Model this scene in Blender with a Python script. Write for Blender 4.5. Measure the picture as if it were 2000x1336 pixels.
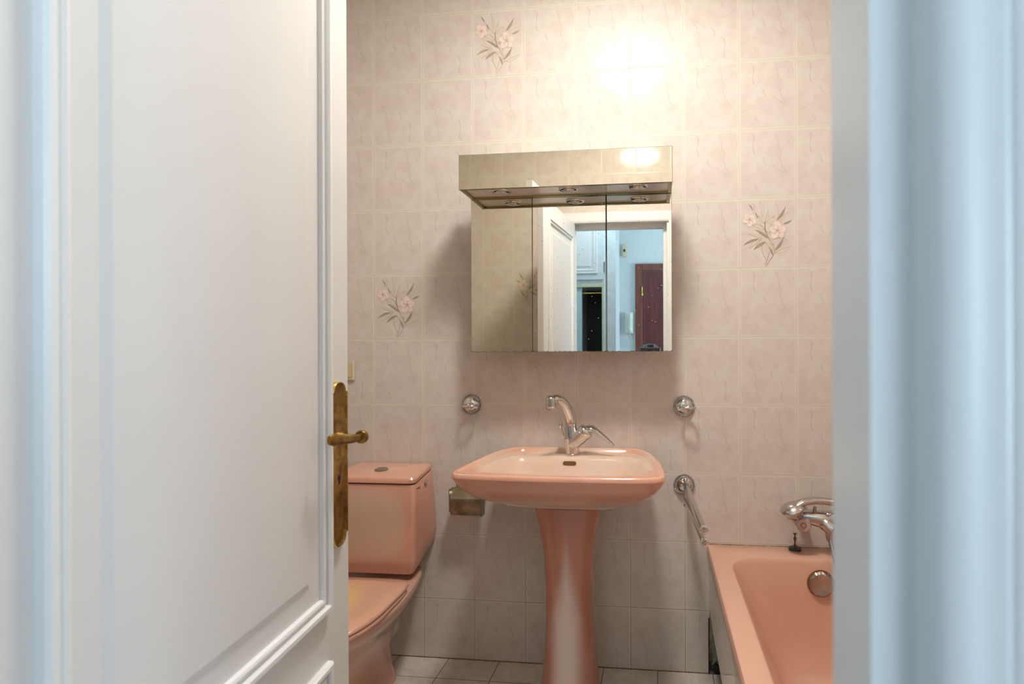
import bpy, bmesh, math, random
from mathutils import Vector, Matrix
for o in list(bpy.data.objects): bpy.data.objects.remove(o)
S = bpy.context.scene; COL = S.collection
PI = math.pi

# ------------------------------------------------------------ camera, world, lights
CAM = Vector((1.09655, -2.09172, 1.1704)); YAW, PITCH, ROLL = .11161, -.00017, .00357
c, s = math.cos, math.sin
Rz = Matrix(((c(YAW), -s(YAW), 0), (s(YAW), c(YAW), 0), (0, 0, 1)))
Rx = Matrix(((1, 0, 0), (0, c(PITCH), -s(PITCH)), (0, s(PITCH), c(PITCH))))
Ry = Matrix(((c(ROLL), 0, s(ROLL)), (0, 1, 0), (-s(ROLL), 0, c(ROLL))))
R = Rz @ Rx @ Ry
cd = bpy.data.cameras.new('camera'); cam = bpy.data.objects.new('camera', cd); COL.objects.link(cam)
M = Matrix((R.col[0], R.col[2], -R.col[1])).transposed().to_4x4(); M.translation = CAM
cam.matrix_world = M
cd.sensor_width = 36; cd.lens = 1100 / 2000 * 36
cd.shift_x = -(1159.72 - 1000) / 2000; cd.shift_y = (691.42 - 668) / 2000
cd.clip_start = .01
cd.dof.use_dof = True; cd.dof.focus_distance = 1.9; cd.dof.aperture_fstop = 5.0
S.camera = cam
S.view_settings.view_transform = 'Standard'; S.view_settings.look = 'None'
S.view_settings.gamma = 1; S.view_settings.exposure = 0; S.view_settings.use_curve_mapping = False
w = bpy.data.worlds.new('sky'); S.world = w; w.use_nodes = True
w.node_tree.nodes['Background'].inputs[0].default_value = (.62, .78, 1, 1)
w.node_tree.nodes['Background'].inputs[1].default_value = .5
LAMP_POWER = 148; HALL_POWER = 66
al = bpy.data.lights.new('daylight', 'AREA'); al.energy = HALL_POWER; al.color = (.62, .82, 1)
al.shape = 'RECTANGLE'; al.size = 1.0; al.size_y = 1.3
alo = bpy.data.objects.new('daylight', al); COL.objects.link(alo)
alo.location = (2.95, -3.1, 1.55); alo.rotation_euler = (0, PI / 2, 0)

# ------------------------------------------------------------ helpers
def tag(o, label=None, cat=None, group=None, kind=None):
    if label: o['label'] = label
    if cat: o['category'] = cat
    if group: o['group'] = group
    if kind: o['kind'] = kind
    return o
def thing(name, label, cat, loc=(0, 0, 0), rz=0, group=None, kind=None):
    o = bpy.data.objects.new(name, None); COL.objects.link(o); o.empty_display_size = .05
    o.location = loc; o.rotation_euler = (0, 0, rz)
    return tag(o, label, cat, group, kind)
def ob(name, bm, mat, parent=None, smooth=False, bevel=0, seg=2, sub=0, angle=40):
    me = bpy.data.meshes.new(name)
    bmesh.ops.recalc_face_normals(bm, faces=bm.faces[:])
    bm.to_mesh(me); bm.free()
    mats = mat if isinstance(mat, (list, tuple)) else [mat]
    for m in mats: me.materials.append(m)
    o = bpy.data.objects.new(name, me); COL.objects.link(o)
    if parent: o.parent = parent
    if bevel:
        b = o.modifiers.new('bevel', 'BEVEL'); b.width = bevel; b.segments = seg; b.limit_method = 'ANGLE'; b.angle_limit = math.radians(35)
    if sub:
        q = o.modifiers.new('sub', 'SUBSURF'); q.levels = sub; q.render_levels = sub
    if smooth:
        for p in me.polygons: p.use_smooth = True
        if smooth == 'auto':
            me.set_sharp_from_angle(angle=math.radians(angle))
    return o
def BM(): return bmesh.new()
def box(bm, x0, x1, y0, y1, z0, z1, mi=0):
    v = [bm.verts.new((x, y, z)) for x in (x0, x1) for y in (y0, y1) for z in (z0, z1)]
    for f in ((0, 1, 3, 2), (4, 6, 7, 5), (0, 4, 5, 1), (2, 3, 7, 6), (0, 2, 6, 4), (1, 5, 7, 3)):
        bm.faces.new([v[i] for i in f]).material_index = mi
    return v
def loft(bm, rings, cap0=True, cap1=True, closed=True, mi=0):
    vs = [[bm.verts.new(p) for p in r] for r in rings]; n = len(vs[0])
    for a, b in zip(vs, vs[1:]):
        for i in range(n if closed else n - 1):
            j = (i + 1) % n
            try: bm.faces.new((a[i], a[j], b[j], b[i])).material_index = mi
            except ValueError: pass
    if cap0: bm.faces.new(vs[0]).material_index = mi
    if cap1: bm.faces.new(vs[-1][::-1]).material_index = mi
    return vs
def frame_of(d):
    d = Vector(d).normalized(); up = Vector((0, 0, 1)) if abs(d.z) < .95 else Vector((1, 0, 0))
    a = d.cross(up).normalized(); return a, a.cross(d).normalized()
def lathe(bm, prof, org=(0, 0, 0), axis=(0, 0, 1), n=32, cap0=True, cap1=True, wob=None):
    """prof: (radius, distance along axis)"""
    d = Vector(axis).normalized(); a, b = frame_of(d); org = Vector(org)
    rings = []
    for r, h in prof:
        rings.append([org + d * h + (a * math.cos(2 * PI * k / n) + b * math.sin(2 * PI * k / n)) * r * (1 if not wob else wob(2 * PI * k / n)) for k in range(n)])
    return loft(bm, rings, cap0, cap1)
def smoothpath(pts, k=6):
    P = [Vector(p) for p in pts]; out = []
    for i in range(len(P) - 1):
        p0 = P[max(i - 1, 0)]; p1 = P[i]; p2 = P[i + 1]; p3 = P[min(i + 2, len(P) - 1)]
        for j in range(k):
            t = j / k
            out.append(.5 * ((2 * p1) + (-p0 + p2) * t + (2 * p0 - 5 * p1 + 4 * p2 - p3) * t * t + (-p0 + 3 * p1 - 3 * p2 + p3) * t ** 3))
    out.append(P[-1]); return out
def tube(bm, pts, r, n=14, cap=True, ry=None, k=0, ref=None, closed=False):
    """sweep of a round (or elliptical) section; r and ry may be lists"""
    P = [Vector(p) for p in pts]
    if k:
        rl = r if isinstance(r, (list, tuple)) else [r] * len(P)
        rr = [rl[i] + (rl[i + 1] - rl[i]) * j / k for i in range(len(P) - 1) for j in range(k)] + [rl[-1]]
        if ry is not None:
            yl = ry if isinstance(ry, (list, tuple)) else [ry] * len(P)
            ry = [yl[i] + (yl[i + 1] - yl[i]) * j / k for i in range(len(P) - 1) for j in range(k)] + [yl[-1]]
        P = smoothpath(P, k); r = rr
    m = len(P); r = r if isinstance(r, (list, tuple)) else [r] * m
    ry = r if ry is None else (ry if isinstance(ry, (list, tuple)) else [ry] * m)
    rings = []; a = None
    for i in range(m):
        if closed: t = (P[(i + 1) % m] - P[i - 1]).normalized()
        else: t = (P[min(i + 1, m - 1)] - P[max(i - 1, 0)]).normalized()
        if a is None:
            a = Vector(ref) if ref else frame_of(t)[0]
        a = (a - t * a.dot(t)).normalized(); b = t.cross(a)
        rings.append([P[i] + a * math.cos(2 * PI * q / n) * r[i] + b * math.sin(2 * PI * q / n) * ry[i] for q in range(n)])
    if closed: rings.append(rings[0]); v = loft(bm, rings, False, False); bmesh.ops.remove_doubles(bm, verts=bm.verts[:], dist=1e-6); return
    loft(bm, rings, cap, cap)
def rrect(x0, x1, y0, y1, z, r, n=6):
    r = min(r, abs(x1 - x0) / 2 - 1e-4, abs(y1 - y0) / 2 - 1e-4); out = []
    for cx, cy, a0 in ((x1 - r, y1 - r, 0), (x0 + r, y1 - r, 90), (x0 + r, y0 + r, 180), (x1 - r, y0 + r, 270)):
        for k in range(n + 1):
            a = math.radians(a0 + 90 * k / n); out.append(Vector((cx + r * math.cos(a), cy + r * math.sin(a), z)))
    return out
def sphere(bm, cpos, r, n=16, m=10, sc=(1, 1, 1)):
    prof = [(max(1e-4, math.sin(PI * k / m)), -math.cos(PI * k / m)) for k in range(m + 1)]
    cpos = Vector(cpos)
    rings = [[cpos + Vector((p * math.cos(2 * PI * q / n) * sc[0], p * math.sin(2 * PI * q / n) * sc[1], h * sc[2])) * r for q in range(n)] for p, h in prof]
    loft(bm, rings)

# ------------------------------------------------------------ materials
class NT:
    def __init__(self, name):
        self.m = bpy.data.materials.new(name); self.m.use_nodes = True; self.t = self.m.node_tree
        self.b = self.t.nodes['Principled BSDF']; self.b.inputs['IOR'].default_value = 1.5
    def n(self, typ, **k):
        nd = self.t.nodes.new(typ)
        for a, v in k.items(): setattr(nd, a, v)
        return nd
    def l(self, a, b): self.t.links.new(a, b)
    def math(self, op, a, b=None, c_=None, clamp=False):
        nd = self.n('ShaderNodeMath', operation=op, use_clamp=clamp)
        for i, v in enumerate((a, b, c_)):
            if v is None: continue
            if isinstance(v, (int, float)): nd.inputs[i].default_value = v
            else: self.l(v, nd.inputs[i])
        return nd.outputs[0]
    def mix(self, f, a, b, mode='MIX'):
        nd = self.n('ShaderNodeMix', data_type='RGBA', blend_type=mode)
        for i, v in ((0, f), (6, a), (7, b)):
            if isinstance(v, (int, float)): nd.inputs[i].default_value = v
            elif isinstance(v, tuple): nd.inputs[i].default_value = (*v, 1) if len(v) == 3 else v
            else: self.l(v, nd.inputs[i])
        return nd.outputs[2]
    def ramp(self, f, stops):
        nd = self.n('ShaderNodeValToRGB'); self.l(f, nd.inputs[0]); e = nd.color_ramp.elements
        while len(e) < len(stops): e.new(.5)
        for q, (p, col) in zip(e, stops): q.position = p; q.color = (*col, 1) if isinstance(col, tuple) else (col, col, col, 1)
        return nd.outputs[0]
    def noise(self, vec, scale, detail=3, rough=.5, dist=0):
        nd = self.n('ShaderNodeTexNoise'); nd.inputs['Scale'].default_value = scale; nd.inputs['Detail'].default_value = detail
        nd.inputs['Roughness'].default_value = rough; nd.inputs['Distortion'].default_value = dist
        if vec is not None: self.l(vec, nd.inputs['Vector'])
        return nd
    def bump(self, h, strength, dist=.001):
        nd = self.n('ShaderNodeBump'); nd.inputs['Strength'].default_value = strength; nd.inputs['Distance'].default_value = dist
        self.l(h, nd.inputs['Height']); self.l(nd.outputs[0], self.b.inputs['Normal'])
    def set(self, **k):
        for a, v in k.items():
            i = self.b.inputs[a.replace('_', ' ')]
            if isinstance(v, (int, float)): i.default_value = v
            elif isinstance(v, tuple): i.default_value = (*v, 1) if len(v) == 3 else v
            else: self.l(v, i)
        return self
def plain(name, col, rough=.5, metal=0, var=.06, scale=30, coat=0, bump=0):
    t = NT(name); tc = t.n('ShaderNodeTexCoord').outputs['Object']
    nz = t.noise(tc, scale, 4)
    a = tuple(x * (1 - var) for x in col); b = tuple(min(1, x * (1 + var)) for x in col)
    t.set(Base_Color=t.ramp(nz.outputs[0], [(.3, a), (.7, b)]), Roughness=rough, Metallic=metal, Coat_Weight=coat)
    if bump: t.bump(nz.outputs[0], bump)
    return t.m
def emis(name, col, e):
    t = NT(name); t.set(Base_Color=col, Emission_Color=col, Emission_Strength=e); return t.m

def tile_mat(name, ax, u0, tw, v0, th, seed=0, rough=.095, flipu=False, prob=.8, tint=(1, 1, 1)):
    """glazed tile: every tile carries the same printed veins, some laid upside down"""
    t = NT(name); g = t.n('ShaderNodeNewGeometry').outputs['Position']
    sx = t.n('ShaderNodeSeparateXYZ'); t.l(g, sx.inputs[0])
    U = t.math('DIVIDE', t.math('SUBTRACT', sx.outputs[ax], u0), tw)
    V = t.math('DIVIDE', t.math('SUBTRACT', v0, sx.outputs[2]), th)
    fu0 = t.math('FRACT', U); fv0 = t.math('FRACT', V)
    if flipu: fu0 = t.math('SUBTRACT', 1, fu0)
    cu = t.math('FLOOR', U); cv = t.math('FLOOR', V)
    cb = t.n('ShaderNodeCombineXYZ'); t.l(cu, cb.inputs[0]); t.l(cv, cb.inputs[1]); cb.inputs[2].default_value = seed + .5
    wn = t.n('ShaderNodeTexWhiteNoise'); t.l(cb.outputs[0], wn.inputs['Vector'])
    fl = t.math('GREATER_THAN', wn.outputs[0], prob)
    # flip: f' = f + fl*(1-2f)
    fu = t.math('ADD', fu0, t.math('MULTIPLY', fl, t.math('SUBTRACT', 1, t.math('MULTIPLY', 2, fu0))))
    fv = t.math('ADD', fv0, t.math('MULTIPLY', fl, t.math('SUBTRACT', 1, t.math('MULTIPLY', 2, fv0))))
    loc = t.n('ShaderNodeCombineXYZ'); t.l(fu, loc.inputs[0]); t.l(t.math('MULTIPLY', fv, 1.25), loc.inputs[1]); loc.inputs[2].default_value = seed
    nz = t.noise(loc.outputs[0], 11, 4, .65)
    sc = t.n('ShaderNodeSeparateColor'); t.l(nz.outputs[1], sc.inputs[0])
    wu = t.math('ADD', fu, t.math('MULTIPLY', t.math('SUBTRACT', sc.outputs[0], .5), .10))
    wv = t.math('ADD', fv, t.math('MULTIPLY', t.math('SUBTRACT', sc.outputs[1], .5), .06))
    def vein(pts, strength, width, horiz=False):
        p, q = (wu, wv) if horiz else (wv, wu)
        fc = t.n('ShaderNodeFloatCurve'); t.l(p, fc.inputs['Value']); cm = fc.mapping; cv_ = cm.curves[0]
        pp = [(a, b) for a, b in pts]
        cv_.points[0].location = pp[0]; cv_.points[1].location = pp[-1]
        for a, b in pp[1:-1]: cv_.points.new(a, b)
        cm.use_clip = False; cm.update()
        d = t.math('ABSOLUTE', t.math('SUBTRACT', q, fc.outputs[0]))
        line = t.math('SUBTRACT', 1, t.math('DIVIDE', d, width), clamp=True)
        line = t.math('MULTIPLY', line, line)
        a0, a1 = pp[0][0], pp[-1][0]
        m1 = t.math('DIVIDE', t.math('SUBTRACT', p, a0), .05, clamp=True)
        m2 = t.math('DIVIDE', t.math('SUBTRACT', a1, p), .12, clamp=True)
        return t.math('MULTIPLY', t.math('MULTIPLY', line, strength), t.math('MULTIPLY', m1, m2))
    vs = [vein([(.02, .2), (.1, .26), (.22, .25), (.34, .27), (.41, .42), (.48, .45), (.54, .6), (.62, .76), (.72, .86)], 1, .02),
          vein([(.02, .6), (.12, .67), (.22, .69), (.32, .73), (.42, .72), (.52, .75), (.62, .83), (.74, .96)], .8, .02),
          vein([(.14, .87), (.2, .86), (.26, .80), (.31, .73)], .7, .018),
          vein([(.1, .92), (.2, .96), (.32, .985)], .6, .018),
          vein([(.02, .76), (.1, .72), (.18, .70), (.28, .63)], .7, .016, True),
          vein([(.78, .27), (.86, .32), (.96, .42)], .6, .02),
          vein([(.44, .46), (.56, .33), (.68, .3)], .3, .016),
          vein([(.1, .27), (.17, .25), (.27, .27)], .6, .014, True),
          vein([(.33, .14), (.42, .12), (.50, .14), (.60, .115)], .5, .014, True)]
    tot = vs[0]
    for v in vs[1:]: tot = t.math('MAXIMUM', tot, v)
    big = t.noise(loc.outputs[0], 2.6, 2, .5, .3); med = t.noise(loc.outputs[0], 6, 2, .5, .5)
    k = lambda *x: tuple(a * b for a, b in zip(x, tint))
    col = t.ramp(big.outputs[0], [(.30, k(.63, .54, .475)), (.5, k(.665, .585, .515)), (.70, k(.69, .625, .555))])
    col = t.mix(t.math('MULTIPLY', t.math('SUBTRACT', med.outputs[0], .45, clamp=True), 1.0), col, k(.57, .47, .42))
    col = t.mix(t.math('MULTIPLY', tot, .40), col, k(.33, .26, .21))
    # lighter border of each tile, then the joint
    eu = t.math('MULTIPLY', t.math('MINIMUM', fu0, t.math('SUBTRACT', 1, fu0)), tw)
    ev = t.math('MULTIPLY', t.math('MINIMUM', fv0, t.math('SUBTRACT', 1, fv0)), th)
    e = t.math('MINIMUM', eu, ev)
    bd = t.math('SUBTRACT', 1, t.math('DIVIDE', t.math('SUBTRACT', e, .003), .006), clamp=True)
    col = t.mix(t.math('MULTIPLY', bd, .75), col, k(.72, .66, .56))
    j = t.math('LESS_THAN', e, .0011)
    sh = t.math('LESS_THAN', ev, .0013)
    zz = t.math('DIVIDE', sx.outputs[2], .7, clamp=True)
    gn = t.noise(g, 6, 2)
    gcol = t.mix(zz, (.30, .23, .13), (.60, .53, .42))
    col = t.mix(t.math('MAXIMUM', j, t.math('MULTIPLY', sh, .9)), col, gcol)
    t.set(Base_Color=col, Roughness=t.math('ADD', rough, t.math('MULTIPLY', j, .5)), Coat_Weight=.0)
    t.b.inputs['Specular IOR Level'].default_value = .42
    h = t.math('DIVIDE', e, .0035, clamp=True); h = t.math('POWER', h, .5)
    wv_ = t.noise(g, 26, 2, .5)
    hh = t.math('ADD', h, t.math('MULTIPLY', wv_.outputs[0], .22))
    t.bump(hh, .55, .0009)
    return t.m

TW, TH = .1994, .25
TILE_BACK = tile_mat('wall_tile_back', 0, 0, TW, 2.48, TH, 3)
TILE_FRONT = tile_mat('wall_tile_front', 0, .1807, TW, 2.48, TH, 5, flipu=True)
TILE_SIDE = tile_mat('wall_tile_side', 1, 0, TW, 2.48, TH, 9)
TILE_PANEL = tile_mat('wall_tile_apron', 1, -.09, TW, .48, TH, 12, rough=.05)
def floor_mat():
    t = NT('floor_tile'); g = t.n('ShaderNodeNewGeometry').outputs['Position']
    sx = t.n('ShaderNodeSeparateXYZ'); t.l(g, sx.inputs[0])
    U = t.math('DIVIDE', t.math('SUBTRACT', sx.outputs[0], .098), .1994); V = t.math('DIVIDE', t.math('ADD', sx.outputs[1], .1315), .1994)
    fu = t.math('FRACT', U); fv = t.math('FRACT', V)
    cb = t.n('ShaderNodeCombineXYZ'); t.l(t.math('FLOOR', U), cb.inputs[0]); t.l(t.math('FLOOR', V), cb.inputs[1])
    wn = t.n('ShaderNodeTexWhiteNoise'); t.l(cb.outputs[0], wn.inputs['Vector'])
    ad = t.n('ShaderNodeVectorMath', operation='ADD'); t.l(g, ad.inputs[0]); t.l(wn.outputs[1], ad.inputs[1])
    a = t.noise(ad.outputs[0], 14, 5, .6, 1.2)
    r = t.math('ABSOLUTE', t.math('SUBTRACT', t.noise(ad.outputs[0], 9, 4, .6, .8).outputs[0], .5))
    vn = t.math('SUBTRACT', 1, t.math('DIVIDE', r, .03), clamp=True)
    col = t.ramp(a.outputs[0], [(.3, (.52, .45, .38)), (.7, (.68, .61, .52))])
    col = t.mix(t.math('MULTIPLY', vn, .35), col, (.74, .68, .58))
    e = t.math('MULTIPLY', t.math('MINIMUM', t.math('MINIMUM', fu, t.math('SUBTRACT', 1, fu)), t.math('MINIMUM', fv, t.math('SUBTRACT', 1, fv))), .1994)
    j = t.math('LESS_THAN', e, .0014)
    bd = t.math('MULTIPLY', t.math('LESS_THAN', e, .004), .3)
    col = t.mix(bd, col, (.70, .64, .53)); col = t.mix(j, col, (.07, .05, .035))
    t.set(Base_Color=col, Roughness=.42); t.bump(t.math('DIVIDE', e, .003, clamp=True), .5, .001); return t.m
FLOOR = floor_mat()
WHITE = plain('white_paint', (.67, .66, .64), .38, 0, .012, 3)
WHITE_CASING = plain('white_gloss_paint', (.76, .75, .73), .3, 0, .012, 3)
HALL_WALL = plain('hall_paint', (.63, .69, .71), .7, 0, .02, 4)
CEIL = plain('ceiling_paint', (.8, .78, .74), .8, 0, .02, 4)
HALL_FLOOR = plain('hall_floor', (.42, .36, .30), .4, 0, .1, 8)

def pink_mat(name, c_edge, c_mid, lo, hi, fx=None, rough=.12):
    """glaze that fades from a pink edge to a paler middle (as sprayed at the factory)"""
    t = NT(name); tc = t.n('ShaderNodeTexCoord').outputs['Object']
    f = fx(t, tc)
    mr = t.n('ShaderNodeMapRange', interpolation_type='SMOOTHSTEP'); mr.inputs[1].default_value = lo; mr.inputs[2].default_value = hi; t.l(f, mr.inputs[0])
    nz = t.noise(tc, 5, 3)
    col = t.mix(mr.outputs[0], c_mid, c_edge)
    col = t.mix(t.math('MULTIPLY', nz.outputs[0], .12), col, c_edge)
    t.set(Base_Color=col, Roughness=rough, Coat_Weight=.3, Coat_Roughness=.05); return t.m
def ell(cx, cy, cz, rx, ry, rz):
    def f(t, tc):
        m = t.n('ShaderNodeMapping'); t.l(tc, m.inputs[0])
        m.inputs['Location'].default_value = (-cx / rx, -cy / ry, -cz / rz); m.inputs['Scale'].default_value = (1 / rx, 1 / ry, 1 / rz)
        v = t.n('ShaderNodeVectorMath', operation='LENGTH'); t.l(m.outputs[0], v.inputs[0]); return v.outputs['Value']
    return f
EDGE = (.66, .30, .20); MID = (.68, .47, .335)
def chrome(name='chrome', col=(.68, .67, .65), rough=.08):
    t = NT(name); tc = t.n('ShaderNodeTexCoord').outputs['Object']; nz = t.noise(tc, 60, 4)
    t.set(Base_Color=t.ramp(nz.outputs[0], [(.35, tuple(x * .93 for x in col)), (.65, col)]), Metallic=1.0, Roughness=t.math('ADD', rough - .03, t.math('MULTIPLY', nz.outputs[0], .06))); return t.m
CHROME = chrome(); CHROME_DULL = chrome('chrome_worn', (.62, .59, .56), .2); CHROME_DARK = chrome('chrome_dark', (.42, .39, .36), .16)
def brass():
    t = NT('aged_brass'); tc = t.n('ShaderNodeTexCoord').outputs['Object']
    a = t.noise(tc, 45, 5, .65); b = t.noise(tc, 14, 3)
    f = t.math('MULTIPLY', a.outputs[0], t.math('ADD', b.outputs[0], .5))
    t.set(Base_Color=t.ramp(f, [(.30, (.14, .07, .012)), (.46, (.25, .14, .028)), (.64, (.42, .27, .06))]), Metallic=.9, Roughness=t.math('SUBTRACT', .62, t.math('MULTIPLY', f, .55))); return t.m
BRASS = brass()
BRASS_EDGE = chrome('polished_brass', (.66, .50, .14), .22)
def mirror_mat(name, col, speck):
    t = NT(name); g = t.n('ShaderNodeTexCoord').outputs['Object']
    t.set(Base_Color=col, Metallic=1.0, Roughness=.0)
    if speck:
        vo = t.n('ShaderNodeTexVoronoi'); vo.inputs['Scale'].default_value = 90; t.l(g, vo.inputs['Vector'])
        sc = t.n('ShaderNodeSeparateColor'); t.l(vo.outputs['Color'], sc.inputs[0])
        sxyz = t.n('ShaderNodeSeparateXYZ'); t.l(g, sxyz.inputs[0])
        dens = t.math('ADD', .72, t.math('MULTIPLY', sxyz.outputs[2], .50))
        on = t.math('GREATER_THAN', sc.outputs[0], dens)
        rad = t.math('MULTIPLY', sc.outputs[1], .16)
        d = t.math('LESS_THAN', vo.outputs['Distance'], rad)
        # a few wiped streaks
        mp = t.n('ShaderNodeMapping'); t.l(g, mp.inputs[0]); mp.inputs['Rotation'].default_value = (0, .5, 0); mp.inputs['Scale'].default_value = (60, 1, 7)
        st = t.noise(mp.outputs[0], 1.4, 3, .6, .5)
        stm = t.math('MULTIPLY', t.math('GREATER_THAN', st.outputs[0], .74), .12)
        msk = t.math('MAXIMUM', t.math('MULTIPLY', t.math('MULTIPLY', on, d), .8), stm)
        df = t.n('ShaderNodeBsdfDiffuse'); df.inputs[0].default_value = (.55, .55, .55, 1)
        ms = t.n('ShaderNodeMixShader'); t.l(msk, ms.inputs[0]); t.l(t.b.outputs[0], ms.inputs[1]); t.l(df.outputs[0], ms.inputs[2])
        t.l(ms.outputs[0], t.t.nodes['Material Output'].inputs[0])
    return t.m
MIRROR = mirror_mat('mirror_glass', (.83, .82, .71), False); MIRROR_SPECK = mirror_mat('mirror_glass_specked', (.90, .89, .82), True)
MIRROR_EDGE = plain('mirror_glass_edge', (.10, .10, .05), .3)
DARK = plain('dark_gap', (.012, .009, .007), .6)

# ------------------------------------------------------------ room shell (structure)
XL, XR, YW, YH = -.38, 2.006, -1.74, -1.85          # bathroom left, right, front wall faces
XO0, XO1, ZO = .579, 1.183, 1.975                    # door opening
HC = 2.72
def st(name, bm, mat, **k): return tag(ob(name, bm, mat, **k), kind='structure')
b = BM(); box(b, XL, XR, 0, .12, -.02, HC); wall_back = st('wall_back', b, TILE_BACK)
b = BM(); box(b, XL - .12, XL, YW, .12, -.02, HC); st('wall_left', b, TILE_SIDE)
b = BM(); box(b, XR, XR + .12, YW, .12, -.02, HC); st('wall_right', b, TILE_SIDE)
b = BM(); box(b, XL - .12, XR + .12, YW, .12, -.1, 0); st('floor', b, FLOOR)
b = BM(); box(b, XL - .12, XR + .12, YW, .12, HC, HC + .1); st('ceiling', b, CEIL)
HX0, HX1, HY = -1.1, 2.7, -3.8
b = BM()
OX0, OX1, OZ = .535, 1.235, 2.03
for x0, x1, z0, z1 in ((XL - .12, OX0, -.1, HC + .1), (OX1, XR + .12, -.1, HC + .1), (OX0, OX1, OZ, HC + .1)):
    box(b, x0, x1, YW - .004, YW, z0, z1, 0); box(b, x0, x1, YH, YW - .004, z0, z1, 1)
box(b, HX0, XL - .12, YH, YW - .004, -.1, HC + .1, 1); box(b, XR + .12, HX1, YH, YW - .004, -.1, HC + .1, 1)
st('wall_front', b, [TILE_FRONT, HALL_WALL])
# hallway
b = BM(); box(b, HX0 - .1, HX1 + .1, HY - .1, YW - .0045, -.1, 0); st('floor_hall', b, HALL_FLOOR)
b = BM(); box(b, HX0 - .1, HX1 + .1, HY - .1, YH, HC, HC + .1); st('ceiling_hall', b, CEIL)
b = BM(); box(b, HX0 - .1, HX1 + .1, HY - .1, HY, 0, HC); st('wall_hall_rear', b, HALL_WALL)
b = BM(); box(b, HX0 - .1, HX0, HY, YH, 0, HC); st('wall_hall_left', b, HALL_WALL)
b = BM()
for y0, y1, z0, z1 in ((HY, -3.65, 0, HC), (-2.55, YH, 0, HC), (-3.65, -2.55, 0, .9), (-3.65, -2.55, 2.2, HC)): box(b, HX1, HX1 + .1, y0, y1, z0, z1)
st('wall_hall_right', b, HALL_WALL)
win = thing('window_1', None, None, (HX1 + .05, -3.1, .9), kind='structure')
b = BM()
for y0, y1, z0, z1 in ((-.55, -.5, 0, 1.3), (.5, .55, 0, 1.3), (-.5, .5, 0, .05), (-.5, .5, 1.25, 1.3), (-.025, .025, .05, 1.25)): box(b, -.03, .03, y0, y1, z0, z1)
ob('window_frame', b, WHITE_CASING, win, bevel=.004)

# door frame (jambs, head, casings)
b = BM()
# linings
box(b, XO1, OX1, YH, -1.80, 0, ZO); box(b, XO1 + .02, OX1, -1.80, YW, 0, ZO + .03)
box(b, OX0, XO0 - .004, YH, -1.80, 0, ZO)
box(b, OX0, OX1, YH, -1.80, ZO, OZ); box(b, OX0, OX1, -1.80, YW, ZO + .03, OZ)
box(b, OX0 - .0005, XO0 - .046, -1.80, YW, 0, ZO + .03)
st('trim_1', b, WHITE_CASING, bevel=.002)
b = BM()   # inner casing
prof_in = [(0, 0), (0, .012), (.010, .016), (.042, .016), (.05, .010), (.062, .010), (.068, 0)]
def casing(b, x0, x1, zt, y, prof, sgn, sides=(0, 1)):
    """mitred casing around an opening, open at the floor"""
    lo, hi = x0, x1
    path = []
    rings = []
    for px, pz, dx, dz in ((x0, 0, -1, 0), (x0, zt, -1, 1), (x1, zt, 1, 1), (x1, 0, 1, 0)):
        rings.append([Vector((px + dx * o, y + sgn * h, pz + dz * o)) for o, h in prof])
    loft(b, rings, True, True, closed=True)
casing(b, OX0 - .003, OX1 - .02, 2.0, YW, prof_in, 1)
st('trim_2', b, WHITE_CASING)
b = BM()   # hall casing: flat, groove, round bead, hollow, outer band
pr = [(0, 0), (0, .001), (.0155, .001), (.0172, .0055), (.0195, .0095), (.023, .0122), (.027, .0134), (.0305, .0139), (.0335, .0138), (.036, .0134), (.040, .0134), (.0445, .0140), (.0456, .0132), (.0463, .0118), (.0475, .0115), (.0488, .0125), (.053, .0132), (.078, .0132), (.083, .010), (.084, 0)]
casing(b, XO0 - .004, XO1, ZO, YH, pr, -1)
st('trim_3', b, WHITE_CASING, smooth='auto', angle=30)
b = BM(); box(b, XO0, XO1, YH, YW, 0, .006); st('trim_4', b, HALL_FLOOR)

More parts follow.
